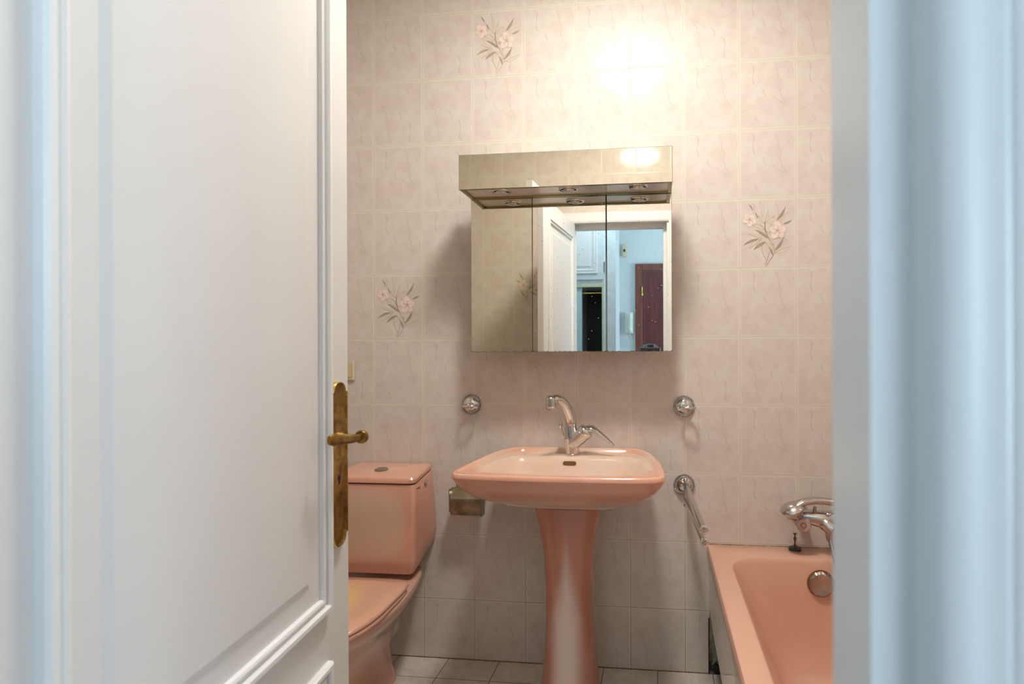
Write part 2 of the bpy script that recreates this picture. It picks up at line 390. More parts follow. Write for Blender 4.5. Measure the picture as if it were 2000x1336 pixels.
# ------------------------------------------------------------ printed flowers on four wall tiles
def motif_mats():
    return [plain('print_leaf', (.38, .30, .21), .3), plain('print_outline', (.32, .25, .19), .3), plain('print_petal', (.70, .50, .42), .3),
            plain('print_petal_light', (.74, .63, .555), .3), plain('print_stem', (.38, .28, .20), .3), plain('print_leaf_light', (.63, .55, .44), .3)]
PM = motif_mats()
def motif(name, x0, z0, y, ny, parent, mirror=False):
    """x0,z0 = upper left corner of the tile; ny = outward direction along y"""
    b = BM()
    def T(p, lev):
        x, yy = p; u = (x - 165) / 740; v = (yy - (175 - .068 * (x - 165))) / 957
        if mirror: u = 1 - u
        return Vector((x0 + u * TW, y + ny * (.0003 + lev * .0001), z0 - v * TH))
    lev = [0]
    def poly(pts, mi):
        lev[0] += .12
        f = b.faces.new([b.verts.new(T(p, lev[0])) for p in pts]); f.material_index = mi
    def leafshape(a, e, wd, shrink=0):
        ax, ay = a; ex, ey = e; L = math.hypot(ex - ax, ey - ay); dx, dy = (ex - ax) / L, (ey - ay) / L; nx, ny_ = -dy, dx
        bend = .06 * L; out = []; N = 9
        lo = shrink / L * 2.2; pts = []
        for k in range(N + 1):
            tt = lo + (1 - 2 * lo) * k / N; wv = (wd / 2 * math.sin(PI * tt ** .85)) - shrink; wv = max(wv, .3)
            cxx = ax + dx * L * tt + nx * bend * math.sin(PI * tt); cyy = ay + dy * L * tt + ny_ * bend * math.sin(PI * tt)
            pts.append((cxx, cyy, wv))
        out = [(p[0] + nx * p[2], p[1] + ny_ * p[2]) for p in pts] + [(p[0] - nx * p[2], p[1] - ny_ * p[2]) for p in reversed(pts)]
        return out
    def line(pts, wd, mi):
        P = [Vector((*p, 0)) for p in pts]; P = smoothpath(P, 5); l = []; r = []
        for i, p in enumerate(P):
            t_ = (P[min(i + 1, len(P) - 1)] - P[max(i - 1, 0)]).normalized(); n_ = Vector((-t_.y, t_.x, 0)) * wd / 2
            l.append(((p + n_).x, (p + n_).y)); r.append(((p - n_).x, (p - n_).y))
        for i in range(len(P) - 1): poly([l[i], l[i + 1], r[i + 1], r[i]], mi); lev[0] -= .12
        lev[0] += .12
    for a, e, wd in [((470, 425), (430, 185), 34), ((498, 480), (545, 300), 32), ((520, 490), (632, 388), 46), ((665, 445), (808, 330), 44),
                     ((485, 500), (405, 395), 38), ((495, 592), (330, 530), 60), ((465, 708), (270, 655), 38), ((450, 720), (295, 857), 40),
                     ((625, 900), (845, 795), 50), ((615, 865), (500, 760), 48), ((560, 625), (585, 500), 46), ((600, 770), (500, 590), 44), ((612, 800), (545, 700), 50)]:
        poly(leafshape(a, e, wd), 1); poly(leafshape(a, e, wd, 2.5), 5); line([a, ((a[0] + e[0]) / 2, (a[1] + e[1]) / 2), e], 2.2, 1)
    for a, e, wd in [((345, 330), (285, 235), 30), ((650, 452), (770, 252), 46), ((735, 497), (852, 436), 34), ((540, 705), (362, 588), 50),
                     ((420, 715), (220, 808), 40), ((515, 752), (348, 872), 50), ((620, 872), (742, 680), 46), ((603, 945), (545, 815), 36), ((405, 440), (365, 340), 26)]:
        poly(leafshape(a, e, wd * .8), 0); line([a, ((a[0] + e[0]) / 2, (a[1] + e[1]) / 2), e], 2.0, 1)
    line([(500, 475), (500, 540), (512, 620), (535, 690)], 16, 4); line([(535, 680), (590, 760), (610, 800), (622, 880), (600, 945), (560, 1010), (508, 1090)], 5, 4)
    line([(465, 785), (458, 850), (478, 930), (518, 1002)], 5, 4); line([(556, 880), (540, 960), (500, 1060)], 6, 4); line([(430, 500), (500, 590), (560, 640)], 7, 4)
    for (fx, fy), rad, a0 in (((300, 455), 106, 20), ((664, 590), 132, 50)):
        for k in range(5):
            a = math.radians(a0 + 72 * k); L = rad * (1 if k % 2 else .9)
            def pet(sc_):
                out = []
                for q in range(14):
                    tq = 2 * PI * q / 14
                    rr = L * .5 * sc_; ww = L * .42 * sc_ * (1 + .12 * math.sin(3 * tq + k))
                    px = L * .52 + rr * math.cos(tq); py = ww * math.sin(tq)
                    out.append((fx + px * math.cos(a) - py * math.sin(a), fy + px * math.sin(a) + py * math.cos(a)))
                return out
            poly(pet(1.0), 2); poly(pet(.84), 3)
            poly([(fx + math.cos(a + .22) * L * .1, fy + math.sin(a + .22) * L * .1), (fx + math.cos(a + .2) * L * .6, fy + math.sin(a + .2) * L * .6), (fx + math.cos(a - .1) * L * .45, fy + math.sin(a - .1) * L * .45), (fx + math.cos(a - .25) * L * .1, fy + math.sin(a - .25) * L * .1)], 2)
        for k in range(6):
            a = math.radians(a0 + 60 * k); line([(fx, fy), (fx + math.cos(a) * rad * .15, fy + math.sin(a) * rad * .15), (fx + math.cos(a + .2) * rad * .26, fy + math.sin(a + .2) * rad * .26)], 5, 4)
    o = ob(name, b, PM, parent); return o
walls = {o.name: o for o in bpy.data.objects}
for cx_, rz_ in ((2, 2.48), (0, 1.48), (7, 1.73)):
    motif('flower_print', cx_ * TW, rz_, 0, -1, walls['wall_back'])
motif('flower_print', .1807, 1.73, YW, 1, walls['wall_front'], True)

# ------------------------------------------------------------ bathroom door, standing open
FREE = Vector((.5106, -1.0762)); U = Vector((.1012, -.9949)); W_ = .68
H = FREE + U * W_
door = thing('door_1', None, None, (H.x, H.y, 0), math.atan2(-U.y, -U.x), kind='structure')
def ringrect(x0, x1, z0, z1, off, h): return [Vector((x0 + off, -h, z0 + off)), Vector((x1 - off, -h, z0 + off)), Vector((x1 - off, -h, z1 - off)), Vector((x0 + off, -h, z1 - off))]
for side in (0,):
    b = BM(); box(b, 0, W_, 0, .033, .012, 2.0); ob('door_leaf', b, WHITE, door, bevel=.0015)
PX0, PX1 = .083, W_ - .083
mprof = [(0, -.0005), (0, .009), (.003, .0125), (.010, .0125), (.0135, .009), (.0135, .0045), (.0185, .0035), (.0195, .007), (.023, .0085), (.027, .007), (.0285, -.0005)]
for z0, z1, nm in ((.723, 1.907, 'panel_moulding'), (.15, .632, 'panel_moulding')):
    b = BM(); loft(b, [ringrect(PX0, PX1, z0, z1, o_, h_) for o_, h_ in mprof], False, False); ob(nm, b, WHITE_CASING, door)
    b = BM(); loft(b, [ringrect(PX0, PX1, z0, z1, o_, h_) for o_, h_ in ((.062, -.0005), (.074, .0042))], False, True); ob('raised_panel', b, WHITE, door)
# other face
for z0, z1 in ((.723, 1.907), (.15, .632)):
    b = BM(); loft(b, [[Vector((p.x, .033 - p.y, p.z)) for p in ringrect(PX0, PX1, z0, z1, o_, h_)] for o_, h_ in mprof], False, False); ob('panel_moulding', b, WHITE_CASING, door)
# handle plate: t measured from the free edge -> local x = W - t
hx = W_ - .0560
def escut(grow, h0, h1, zc0=.8236, zc1=1.1216):
    """outline of the plate: straight sides with shoulders and rounded ends"""
    hw = .0308 + grow; za, zb = zc0 - grow, zc1 + grow; o = []
    def end(zs, zt, sg):
        pts = [(hw, zs), (hw, zs + sg * .0012), (hw * .78, zs + sg * .0016), (hw * .76, zs + sg * .004)]
        for k in range(1, 9):
            a = PI * .5 * k / 9; pts.append((hw * .75 * math.cos(a) ** .85, zs + sg * (.004 + (abs(zt - zs) - .004) * math.sin(a))))
        return pts + [(0, zt)] + [(-x, z) for x, z in reversed(pts)]
    top = end(zb - .0195, zb, 1); bot = end(za + .0195, za, -1)
    out = [(x, z) for x, z in top] + [(x, z) for x, z in reversed(bot)]
    return [Vector((hx + x, 0, z)) for x, z in out]
b = BM()


def esc(g, h): return [Vector((v.x, -h, v.z)) for v in escut(g, 0, 0)]
loft(b, [esc(0, 0), esc(0, .0095), esc(-.0012, .0112), esc(-.0032, .0112), esc(-.0045, .0096), esc(-.0062, .0096), esc(-.0070, .0088)], True, True)
b.faces.ensure_lookup_table(); nn_ = len(esc(0, 0))
for q in range(2 * nn_): b.faces[q].material_index = 1
plate = ob('handle_plate', b, [BRASS, BRASS_EDGE], door)
b = BM(); lathe(b, [(.0055, .0080), (.0055, .0092), (.0035, .0093)], (hx, 0, .948), (0, -1, 0), 16); box(b, hx - .0018, hx + .0018, -.0093, -.008, .936, .948); ob('keyhole', b, DARK, plate)
b = BM(); lathe(b, [(.012, .008), (.012, .012), (.009, .015), (.0075, .02), (.0075, .037)], (hx + .004, 0, 1.019), (0, -1, 0), 24); ob('lever_neck', b, BRASS, plate, smooth='auto')
b = BM()
pth = [(hx + .024, -.038, 1.018), (hx + .006, -.038, 1.0185), (hx - .025, -.039, 1.021), (hx - .055, -.039, 1.0255), (hx - .082, -.038, 1.029), (hx - .094, -.036, 1.030)]
tube(b, pth, [.0062, .0066, .0075, .0090, .0105, .0075], 16, k=5, ry=[.0042, .0045, .0048, .005, .005, .004], ref=(0, 0, 1))
lathe(b, [(.004, -.003), (.011, -.002), (.0125, .001), (.0125, .005), (.010, .008), (.004, .009)], (hx + .024, -.038, 1.018), (1, 0, 0), 24)
ob('lever', b, BRASS, plate, smooth='auto')
b = BM(); 
for z in (.25,): lathe(b, [(.007, 0), (.007, .09)], (-.006, -.004, z), (0, 0, 1), 12)
ob('hinge', b, WHITE, door, smooth='auto')

# ------------------------------------------------------------ wash basin on pedestal
bs = thing('washbasin', 'pink pedestal washbasin with wide curved bowl below the mirror cabinet', 'washbasin', (.80, 0, 0))
BOUT = [(-.200, -.004), (-.250, -.035), (-.279, -.10), (-.293, -.18), (-.301, -.26), (-.308, -.34), (-.313, -.42), (-.312, -.468), (-.296, -.500), (-.25, -.512), (-.15, -.520), (0, -.524),
        (.15, -.522), (.25, -.516), (.30, -.500), (.318, -.468), (.319, -.42), (.314, -.34), (.306, -.26), (.293, -.18), (.276, -.10), (.247, -.037), (.200, -.004), (.1, -.004), (0, -.004), (-.1, -.004)]
def closed_smooth(pts, k=4):
    P = [Vector((*p, 0)) for p in pts]; n = len(P); out = []
    for i in range(n):
        p0, p1, p2, p3 = P[i - 1], P[i], P[(i + 1) % n], P[(i + 2) % n]
        for j in range(k):
            t_ = j / k; q = .5 * ((2 * p1) + (-p0 + p2) * t_ + (2 * p0 - 5 * p1 + 4 * p2 - p3) * t_ * t_ + (-p0 + 3 * p1 - 3 * p2 + p3) * t_ ** 3)
            q.y = min(q.y, -.003); out.append(q)
    return out
BO = closed_smooth(BOUT)
def inset(P, d):
    n = len(P); out = []
    for i in range(n):
        t_ = (P[(i + 1) % n] - P[i - 1]); t_.z = 0; t_.normalize(); nn = Vector((-t_.y, t_.x, 0))
        out.append(P[i] + nn * d)
    return out
# orientation check so that inset goes inwards
area = sum(BO[i].x * BO[(i + 1) % len(BO)].y - BO[(i + 1) % len(BO)].x * BO[i].y for i in range(len(BO)))
SG = 1 if area > 0 else -1
def bring(P, z, sc=None, tgt=None): return [Vector((p.x, p.y, z)) for p in P]
def lerp_ring(A, B, f): return [a.lerp(b_, f) for a, b_ in zip(A, B)]
ZR = .822
N = len(BO)
# inner bowl edge curve, same parameter as the outline
def inner(P, cx=.0, cy=-.315, rx=.262, ry=.148, e=2.5):
    out = []
    for p in P:
        a = math.atan2((p.y - cy) / ry, (p.x - cx) / rx); ca, sa = math.cos(a), math.sin(a)
        r_ = (abs(ca) ** e + abs(sa) ** e) ** (-1 / e)
        x = cx + rx * r_ * ca; y = cy + ry * r_ * sa
        out.append(Vector((x, y, 0)))
    return out
BI = [Vector((p.x * .845, -.125 + p.y * .648, 0)) for p in BO]
BIm = [Vector((p.x * .865, -.114 + p.y * .674, 0)) for p in BO]
foot = [Vector((.115 * math.cos(a), -.165 + .10 * math.sin(a), 0)) for a in [math.atan2((p.y + .25) / .26, p.x / .31) for p in BO]]
rings = []
# underside, from the pedestal up to the rim
for f, z in ((0, .668), (.10, .672), (.24, .680), (.40, .692), (.56, .707), (.69, .724), (.80, .743), (.89, .763), (.95, .783), (.985, .799)):
    rings.append(bring(lerp_ring(foot, BO, f), z))
rings.append(bring(BO, .808)); rings.append(bring(BO, .8085)); rings.append(bring(inset(BO, SG * .001), .8165)); rings.append(bring(inset(BO, SG * .004), .8208)); rings.append(bring(inset(BO, SG * .008), ZR))
rings.append(bring(inset(BO, SG * .016), ZR)); rings.append(bring(inset(BO, SG * .021), ZR - .004))
L1 = inset(BO, SG * .028)
# at the back the deck lies lower than the lip; at the front the rim rolls straight into the bowl
def deck(f, z):
    out = []
    for a, b_ in zip(L1, BIm):
        p = a.lerp(b_, f); back = min(1, max(0, (a.y + .45) / .12)); out.append(Vector((p.x, p.y, ZR - .003 + (z - ZR + .003) * back)))
    return out
rings.append(deck(0, .8075)); rings.append(deck(.35, .8055)); rings.append(deck(.8, .8075)); rings.append(deck(1, .8065))
rings.append([Vector((p.x, p.y, .797)) for p in BI])
for f, z in ((.06, .775), (.13, .745), (.24, .715), (.42, .692), (.66, .680), (.9, .675)):
    cpt = Vector((0, -.26, 0)); rings.append([Vector((*(p.lerp(cpt, f)).xy, z)) for p in BI])
b = BM(); loft(b, rings, True, True)
b.faces.ensure_lookup_table()
for q in range(10 * N): b.faces[q].material_index = 1
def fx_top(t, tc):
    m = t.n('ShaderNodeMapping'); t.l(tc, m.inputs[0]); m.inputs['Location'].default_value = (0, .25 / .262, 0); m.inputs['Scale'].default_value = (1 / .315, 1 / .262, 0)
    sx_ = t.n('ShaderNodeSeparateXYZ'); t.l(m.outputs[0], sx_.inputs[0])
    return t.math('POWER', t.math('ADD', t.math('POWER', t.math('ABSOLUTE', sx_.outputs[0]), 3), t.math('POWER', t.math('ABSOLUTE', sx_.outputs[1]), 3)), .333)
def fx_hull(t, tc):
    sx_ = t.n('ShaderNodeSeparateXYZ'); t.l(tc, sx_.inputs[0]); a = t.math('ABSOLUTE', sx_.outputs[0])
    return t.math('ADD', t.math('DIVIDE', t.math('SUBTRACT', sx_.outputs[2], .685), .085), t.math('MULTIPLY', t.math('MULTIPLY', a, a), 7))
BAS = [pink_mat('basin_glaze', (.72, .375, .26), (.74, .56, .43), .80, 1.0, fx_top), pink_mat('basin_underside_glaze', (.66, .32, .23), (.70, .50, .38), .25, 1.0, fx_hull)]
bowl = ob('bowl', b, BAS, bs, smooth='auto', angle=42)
b = BM(); loft(b, [[Vector((p.x, yy, p.y)) for p in rrect(-.0235, .0235, -.0068, .0068, 0, .0067, 6)] for yy in (-.1745, -.169)])
OV = ob('overflow_slot', b, plain('overflow_dark', (.16, .08, .03), .5), bowl); OV.location = (-.010, .0385, .786)
b = BM(); lathe(b, [(.022, 0), (.022, .003), (.015, .004)], (0, -.26, .675)); ob('drain', b, CHROME, bowl, smooth='auto')
b = BM()
pr_ = []
for z, hw, dp in ((.0, .106, .115), (.012, .106, .115), (.05, .099, .107), (.15, .089, .095), (.28, .081, .088), (.40, .080, .086), (.50, .084, .088), (.58, .094, .094), (.64, .106, .100), (.667, .113, .104)):
    ring = []
    for k in range(40):
        a = 2 * PI * k / 40; ca, sa = math.cos(a), math.sin(a); e = 2.2 + 2.6 * max(0, z - .25) / .42
        r_ = (abs(ca) ** e + abs(sa) ** e) ** (-1 / e)
        ring.append(Vector((hw * r_ * ca + .0, -.19 + dp * r_ * sa * (1 if sa < 0 else .9), z)))
    pr_.append(ring)
loft(b, pr_)
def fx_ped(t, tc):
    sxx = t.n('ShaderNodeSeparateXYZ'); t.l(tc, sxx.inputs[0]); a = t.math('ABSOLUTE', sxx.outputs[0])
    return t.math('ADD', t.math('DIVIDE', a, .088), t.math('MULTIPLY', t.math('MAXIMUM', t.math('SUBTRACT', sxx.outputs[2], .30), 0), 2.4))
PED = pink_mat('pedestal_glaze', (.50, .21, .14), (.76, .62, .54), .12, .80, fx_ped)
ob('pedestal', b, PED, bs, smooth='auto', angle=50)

# ------------------------------------------------------------ mixer tap on the basin
fa = thing('basin_mixer_tap', 'chrome single-lever mixer tap with curved spout on the pink basin', 'tap', (.792, -.083, .8080))
b = BM(); lathe(b, [(.0, 0), (.0285, 0), (.029, .004), (.0265, .006)], (0, 0, 0), n=36, cap0=False); ob('base_ring', b, CHROME, fa, smooth='auto')
b = BM()
tube(b, [(0, 0, .004), (0, 0, .03), (-.002, 0, .06), (-.006, -.001, .10)], [.0265, .0262, .0265, .0225], 28, k=5)
tube(b, [(-.002, -.004, .035), (.022, -.008, .058), (.043, -.012, .078)], [.023, .0262, .028], 28, k=5)
ob('tap_body', b, CHROME, fa, smooth='auto')
b = BM()
tube(b, [(-.005, 0, .09), (-.005, -.004, .125), (-.010, -.016, .155), (-.022, -.035, .185), (-.042, -.060, .203), (-.060, -.080, .200)], [.0225, .0205, .0188, .0180, .0175, .0170], 24, k=6)
ob('spout', b, CHROME, fa, smooth='auto')
b = BM(); lathe(b, [(.0182, .020), (.0182, -.006), (.0165, -.008), (.016, -.017), (.011, -.017), (.011, -.012)], (-.062, -.082, .186), (0, 0, 1), 28, cap0=False); sphere(b, (-.062, -.082, .205), .0182, 24, 12, (1, 1, .75)); ob('aerator', b, CHROME, fa, smooth='auto')
lev_o = Vector((.044, -.012, .079)); ax_ = Vector((.72, -.12, .68)).normalized()
b = BM(); lathe(b, [(.0275, -.002), (.0285, .001), (.0285, .012), (.0265, .017), (.021, .022), (.010, .026), (.002, .027)], lev_o, ax_, 32, cap0=True)
tube(b, [lev_o + Vector((.006, 0, .012)), lev_o + Vector((.030, -.004, .016)), lev_o + Vector((.062, -.008, -.004)), lev_o + Vector((.098, -.012, -.033)), lev_o + Vector((.108, -.013, -.041))], [.020, .023, .0165, .0110, .0070], 20, ry=[.015, .0125, .0085, .0060, .0045], k=6, ref=(0, 1, 0))
ob('lever', b, CHROME, fa, smooth='auto')
b = BM(); tube(b, [(-.022, .018, .0), (-.026, .018, .045), (-.042, .018, .092)], [.0023, .0023, .0023], 10, k=4); sphere(b, (-.0445, .018, .104), .0105, 16, 10, (.75, .75, 1.25)); ob('pop_up_rod', b, CHROME, fa, smooth='auto')

# ------------------------------------------------------------ mirror cabinet
mc = thing('mirror_cabinet', 'three-door mirror cabinet with overhanging lamp canopy above the washbasin', 'cabinet', (0, 0, 0))
b = BM(); box(b, .50, 1.095, -.118, -.0005, 1.19, 1.82); ob('cabinet_body', b, plain('cabinet_white', (.5, .48, .44), .4), mc, bevel=.002)
panes = [(.4385, .6595, 0, MIRROR), (.6625, .9205, 0, MIRROR_SPECK), (.9255, 1.148, 1, MIRROR_SPECK)]
ZP0, ZP1 = 1.1795, 1.745
for i, (x0, x1, tilt, m_) in enumerate(panes):
    b = BM()
    r_ = [Vector((p.x, 0, p.y)) for p in rrect(0, x1 - x0, 0, ZP1 - ZP0, 0, .006, 4)]
    v = loft(b, [[p + Vector((0, .0, 0)) for p in r_], [p + Vector((0, -.002, 0)) for p in r_]], True, True)
    for f in b.faces: f.material_index = 1 if len(f.verts) == 4 else 0
    bmesh.ops.transform(b, matrix=Matrix.Translation((0, 0, 0)), verts=b.verts)
    o = ob('mirror_door', b, [m_, MIRROR_EDGE], mc)
    o.location = (x0, -.138, ZP0)
    if tilt: o.rotation_euler = (0, 0, math.radians(.75))
    b = BM(); box(b, -.0010, x1 - x0 + .0010, .0002, .0014, -.0008, ZP1 - ZP0); ob('mirror_rim', b, MIRROR_EDGE, o)
    b = BM(); box(b, .004, x1 - x0 - .004, .0016, .016, .004, ZP1 - ZP0 - .004); q = ob('door_backing', b, plain('backing', (.42, .34, .2), .5), o)
# chipped silvering along the bottom and the right edge
b = BM(); random.seed(4)
for x in [.446 + .007 * k for k in range(98)]:
    if random.random() < .45:
        wd, hh = random.uniform(.002, .007), random.uniform(.001, .0028); yy = -.1402 - (.0026 * (x - .9255) / .22 if x > .925 else 0)
        if (.655 < x < .664) or x > 1.14: continue
        f = b.faces.new([b.verts.new(p) for p in ((x, yy - .0004, ZP0 + .0002), (x + wd, yy - .0004, ZP0 + .0002), (x + wd * .7, yy - .0004, ZP0 + hh), (x + wd * .2, yy - .0004, ZP0 + hh * .8))])
ob('worn_silvering', b, plain('worn_silver', (.20, .15, .08), .6), mc)['kind'] = 'stuff'
# canopy
can = BM(); YC = -.268; CX0, CX1 = .4405, 1.1475; CZ0, CZ1 = 1.722, 1.836
box(can, CX0 + .002, CX1 - .002, YC + .004, -.142, CZ0 + .012, CZ1 - .001); box(can, CX0 + .06, CX1 - .06, -.142, -.0005, CZ0 + .03, CZ1 - .001)
cano = ob('canopy', can, plain('canopy_white', (.6, .58, .52), .4), mc)
b = BM(); box(b, CX0, CX1, YC, YC + .003, CZ0, CZ1); o = ob('canopy_mirror', b, [MIRROR], cano)
b = BM(); box(b, CX0 - .0011, CX1 + .0011, YC + .0006, YC + .0028, CZ0 - .0008, CZ1 + .0011); ob('mirror_rim', b, MIRROR_EDGE, cano)
b = BM()
def seg(b, x0, x1, y0, y1, z0, z1): box(b, x0, x1, y0, y1, z0, z1)
seg(b, CX0, CX0 + .012, YC + .003, -.142, CZ0, CZ1); seg(b, CX1 - .012, CX1, YC + .003, -.142, CZ0, CZ1)
seg(b, CX0 + .012, CX1 - .012, YC + .003, YC + .012, CZ0, CZ0 + .012); seg(b, CX0 + .012, CX1 - .012, -.150, -.142, CZ0, CZ0 + .012)
ob('canopy_edge', b, chrome('gilt_edge', (.40, .33, .14), .25), cano)
b = BM(); box(b, CX0 + .012, CX1 - .012, YC + .012, -.150, CZ0 + .006, CZ0 + .012); ob('canopy_underside', b, plain('satin_plate', (.84, .76, .70), .22, .35), cano)
for x in (.571, .803, 1.037):
    cpos = (x, -.215, CZ0 + .006)
    b = BM(); lathe(b, [(.034, 0), (.034, -.003), (.031, -.0055), (.027, -.005), (.0255, -.001), (.0255, .0)], cpos, (0, 0, 1), 36, cap0=False, cap1=False)
    sp = ob('spotlight_ring', b, CHROME, cano, smooth='auto')
    b = BM(); lathe(b, [(.0255, -.0012), (.0225, -.0014), (.0175, -.0006)], cpos, (0, 0, 1), 30, cap0=False, cap1=True); ob('reflector', b, DARK, sp)
    b = BM(); lathe(b, [(.019, -.001), (.0185, -.005), (.014, -.0085), (.006, -.0105), (.0005, -.011)], cpos, (0, 0, 1), 30, cap0=False)
    for k in range(4): a = PI * k / 4 + .3; tube(b, [(cpos[0] - .018 * math.cos(a), cpos[1] - .018 * math.sin(a), cpos[2] - .006), (cpos[0], cpos[1], cpos[2] - .012), (cpos[0] + .018 * math.cos(a), cpos[1] + .018 * math.sin(a), cpos[2] - .006)], .0014, 8)
    ob('bulb', b, plain('halogen_glass', (.70, .68, .62), .2, .5), sp, smooth='auto')

# ------------------------------------------------------------ toilet
to = thing('toilet', 'pink close-coupled toilet with closed lid, left of the washbasin', 'toilet', (.088, 0, 0))
def drect(hwb, hwf, y0, y1, z_b, z_f, r, n=6):
    """plan: y0 = wall side, y1 = front; z varies linearly from back to front"""
    base = rrect(-1, 1, 0, 1, 0, 0, 1); out = []
    L = abs(y1 - y0); pts = []
    for cx_, cyy, a0 in ((hwf - r, -L + r, 270), (hwb - .01, -.01, 0), (-hwb + .01, -.01, 90), (-hwf + r, -L + r, 180)):
        rr = r if a0 in (270, 180) else .01
        for k in range(n + 1):
            a = math.radians(a0 + 90 * k / n); pts.append((cx_ + rr * math.cos(a), cyy + rr * math.sin(a)))
    for x, y in pts:
        f = -y / L; out.append(Vector((x, y0 + y, z_b + (z_f - z_b) * f)))
    return out
b = BM()
loft(b, [drect(.138, .128, -.012, -.155, .466, .426, .016), drect(.150, .140, -.006, -.175, .470, .398, .016), drect(.160, .151, -.003, -.190, .476, .394, .016), drect(.1645, .158, -.003, -.197, .500, .418, .016), drect(.1645, .160, -.003, -.199, .53, .45, .016),
         drect(.158, .163, -.003, -.203, .62, .60, .016), drect(.148, .163, -.003, -.206, .722, .708, .016), drect(.146, .160, -.005, -.204, .727, .713, .014)])
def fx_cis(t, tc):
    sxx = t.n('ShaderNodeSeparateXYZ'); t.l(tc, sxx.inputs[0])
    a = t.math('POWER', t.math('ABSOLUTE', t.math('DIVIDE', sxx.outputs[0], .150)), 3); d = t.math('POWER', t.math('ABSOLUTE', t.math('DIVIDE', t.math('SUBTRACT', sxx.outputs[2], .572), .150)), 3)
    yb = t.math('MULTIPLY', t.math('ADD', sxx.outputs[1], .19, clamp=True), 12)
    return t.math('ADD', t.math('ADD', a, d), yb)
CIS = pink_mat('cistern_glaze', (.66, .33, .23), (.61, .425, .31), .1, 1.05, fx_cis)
cis = ob('cistern', b, CIS, to, smooth='auto', angle=35)
b = BM()
loft(b, [drect(.140, .156, -.008, -.203, .731, .717, .022), drect(.146, .165, -.004, -.210, .733, .719, .022), drect(.147, .166, -.004, -.211, .745, .731, .022), drect(.143, .162, -.006, -.207, .751, .738, .022), drect(.12, .138, -.02, -.185, .7535, .741, .022)])
PK = pink_mat('pink_glaze', (.70, .36, .25), (.72, .44, .32), .0, .25, ell(0, -.1, .75, .5, .3, .3))
lid_ = ob('cistern_lid', b, PK, cis, smooth='auto', angle=35)
b = BM(); lathe(b, [(.024, 0), (.024, .004), (.021, .006), (.019, .0045), (.017, .005), (.002, .0065)], (-.000, -.12, .7455), (0, -.07, 1), 32); ob('flush_button', b, CHROME_DARK, lid_, smooth='auto')
b = BM(); lathe(b, [(.015, -.003), (.015, .003), (.0125, .005), (.002, .0055)], (.1515, -.085, .693), (1, 0, 0), 24)
ob('side_plug', b, CHROME, cis, smooth='auto')
b = BM(); 
for k in range(5): tube(b, [(.1632 - .0012, -.150 - .0070 * k, .693), (.1632 - .0012, -.154 - .0070 * k, .699 - (k % 2) * .004), (.1632 - .0012, -.1565 - .0070 * k, .694)], .0008, 6)
ob('maker_mark', b, plain('mark_ink', (.18, .07, .04), .5), cis)
# pan
def plan(hw, yb, yf, z, hb=None, n=60, e=2.3, ymid=None, eb=4.5):
    ym = ymid if ymid is not None else yb + (yf - yb) * .45; hb = hw if hb is None else hb; out = []
    for k in range(n):
        a = 2 * PI * k / n; ca, sa = math.cos(a), math.sin(a); ee = e if sa < 0 else eb
        r_ = (abs(ca) ** ee + abs(sa) ** ee) ** (-1 / ee); x = r_ * ca; y = r_ * sa
        f = max(0, y); out.append(Vector((x * (hw + (hb - hw) * f), ym + (y * (yb - ym) if y > 0 else -y * (yf - ym)), z)))
    return out
b = BM()
loft(b, [plan(.078, -.12, -.42, 0, .072), plan(.078, -.12, -.42, .012, .072), plan(.064, -.13, -.41, .06, .058), plan(.060, -.13, -.42, .13, .054), plan(.072, -.09, -.47, .19, .060), plan(.108, -.05, -.56, .25, .090),
         plan(.152, -.02, -.64, .30, .112), plan(.178, -.012, -.70, .338, .134), plan(.185, -.01, -.715, .360, .142), plan(.182, -.012, -.71, .368, .139), plan(.15, -.03, -.67, .371, .13)])
PAN = pink_mat('pan_glaze', (.62, .30, .21), (.70, .46, .35), .3, 1.3, ell(0, -.4, .30, .3, .5, .2))
ob('pan', b, PAN, to, smooth='auto', angle=50)
b = BM()
loft(b, [plan(.176, -.262, -.712, .3715, .168, ymid=-.46, eb=9), plan(.183, -.257, -.720, .374, .176, ymid=-.46, eb=9), plan(.184, -.257, -.722, .382, .177, ymid=-.46, eb=9), plan(.181, -.259, -.718, .3855, .174, ymid=-.46, eb=9), plan(.14, -.28, -.66, .386, .13, ymid=-.46)])
seat = ob('seat', b, pink_mat('seat_plastic', (.68, .38, .27), (.70, .44, .33), 0, 1, ell(0, -.4, .4, .3, .5, .3), .25), to, smooth='auto', angle=50)
b = BM()
loft(b, [plan(.177, -.252, -.712, .3885, .170, ymid=-.46, eb=10), plan(.185, -.247, -.722, .391, .178, ymid=-.46, eb=10), plan(.185, -.247, -.722, .397, .178, ymid=-.46, eb=10), plan(.180, -.251, -.715, .4015, .173, ymid=-.46, eb=9), plan(.145, -.285, -.665, .404, .136, ymid=-.46, eb=5), plan(.128, -.30, -.645, .4025, .118, ymid=-.46, eb=4), plan(.06, -.35, -.56, .4025, .06, ymid=-.46)])
LIDM = pink_mat('lid_plastic', (.68, .38, .26), (.76, .50, .20), .45, 1.0, ell(-.015, -.47, .40, .13, .20, .2), .22)
lid2 = ob('seat_lid', b, LIDM, to, smooth='auto', angle=50)
HD = plain('hinge_dark', (.12, .05, .025), .4)
for x in (-.075, .075):
    b = BM(); box(b, x - .022, x + .022, -.2465, -.2395, .3900, .4005); ob('seat_hinge', b, HD, seat, bevel=.002)
b = BM(); lathe(b, [(.045, 0), (.045, .14), (.052, .145), (.052, .165)], (-.028, -.002, .13), (.0, -1, -.1), 28); ob('waste_pipe', b, plain('pipe_white', (.72, .66, .52), .35), to, smooth='auto')

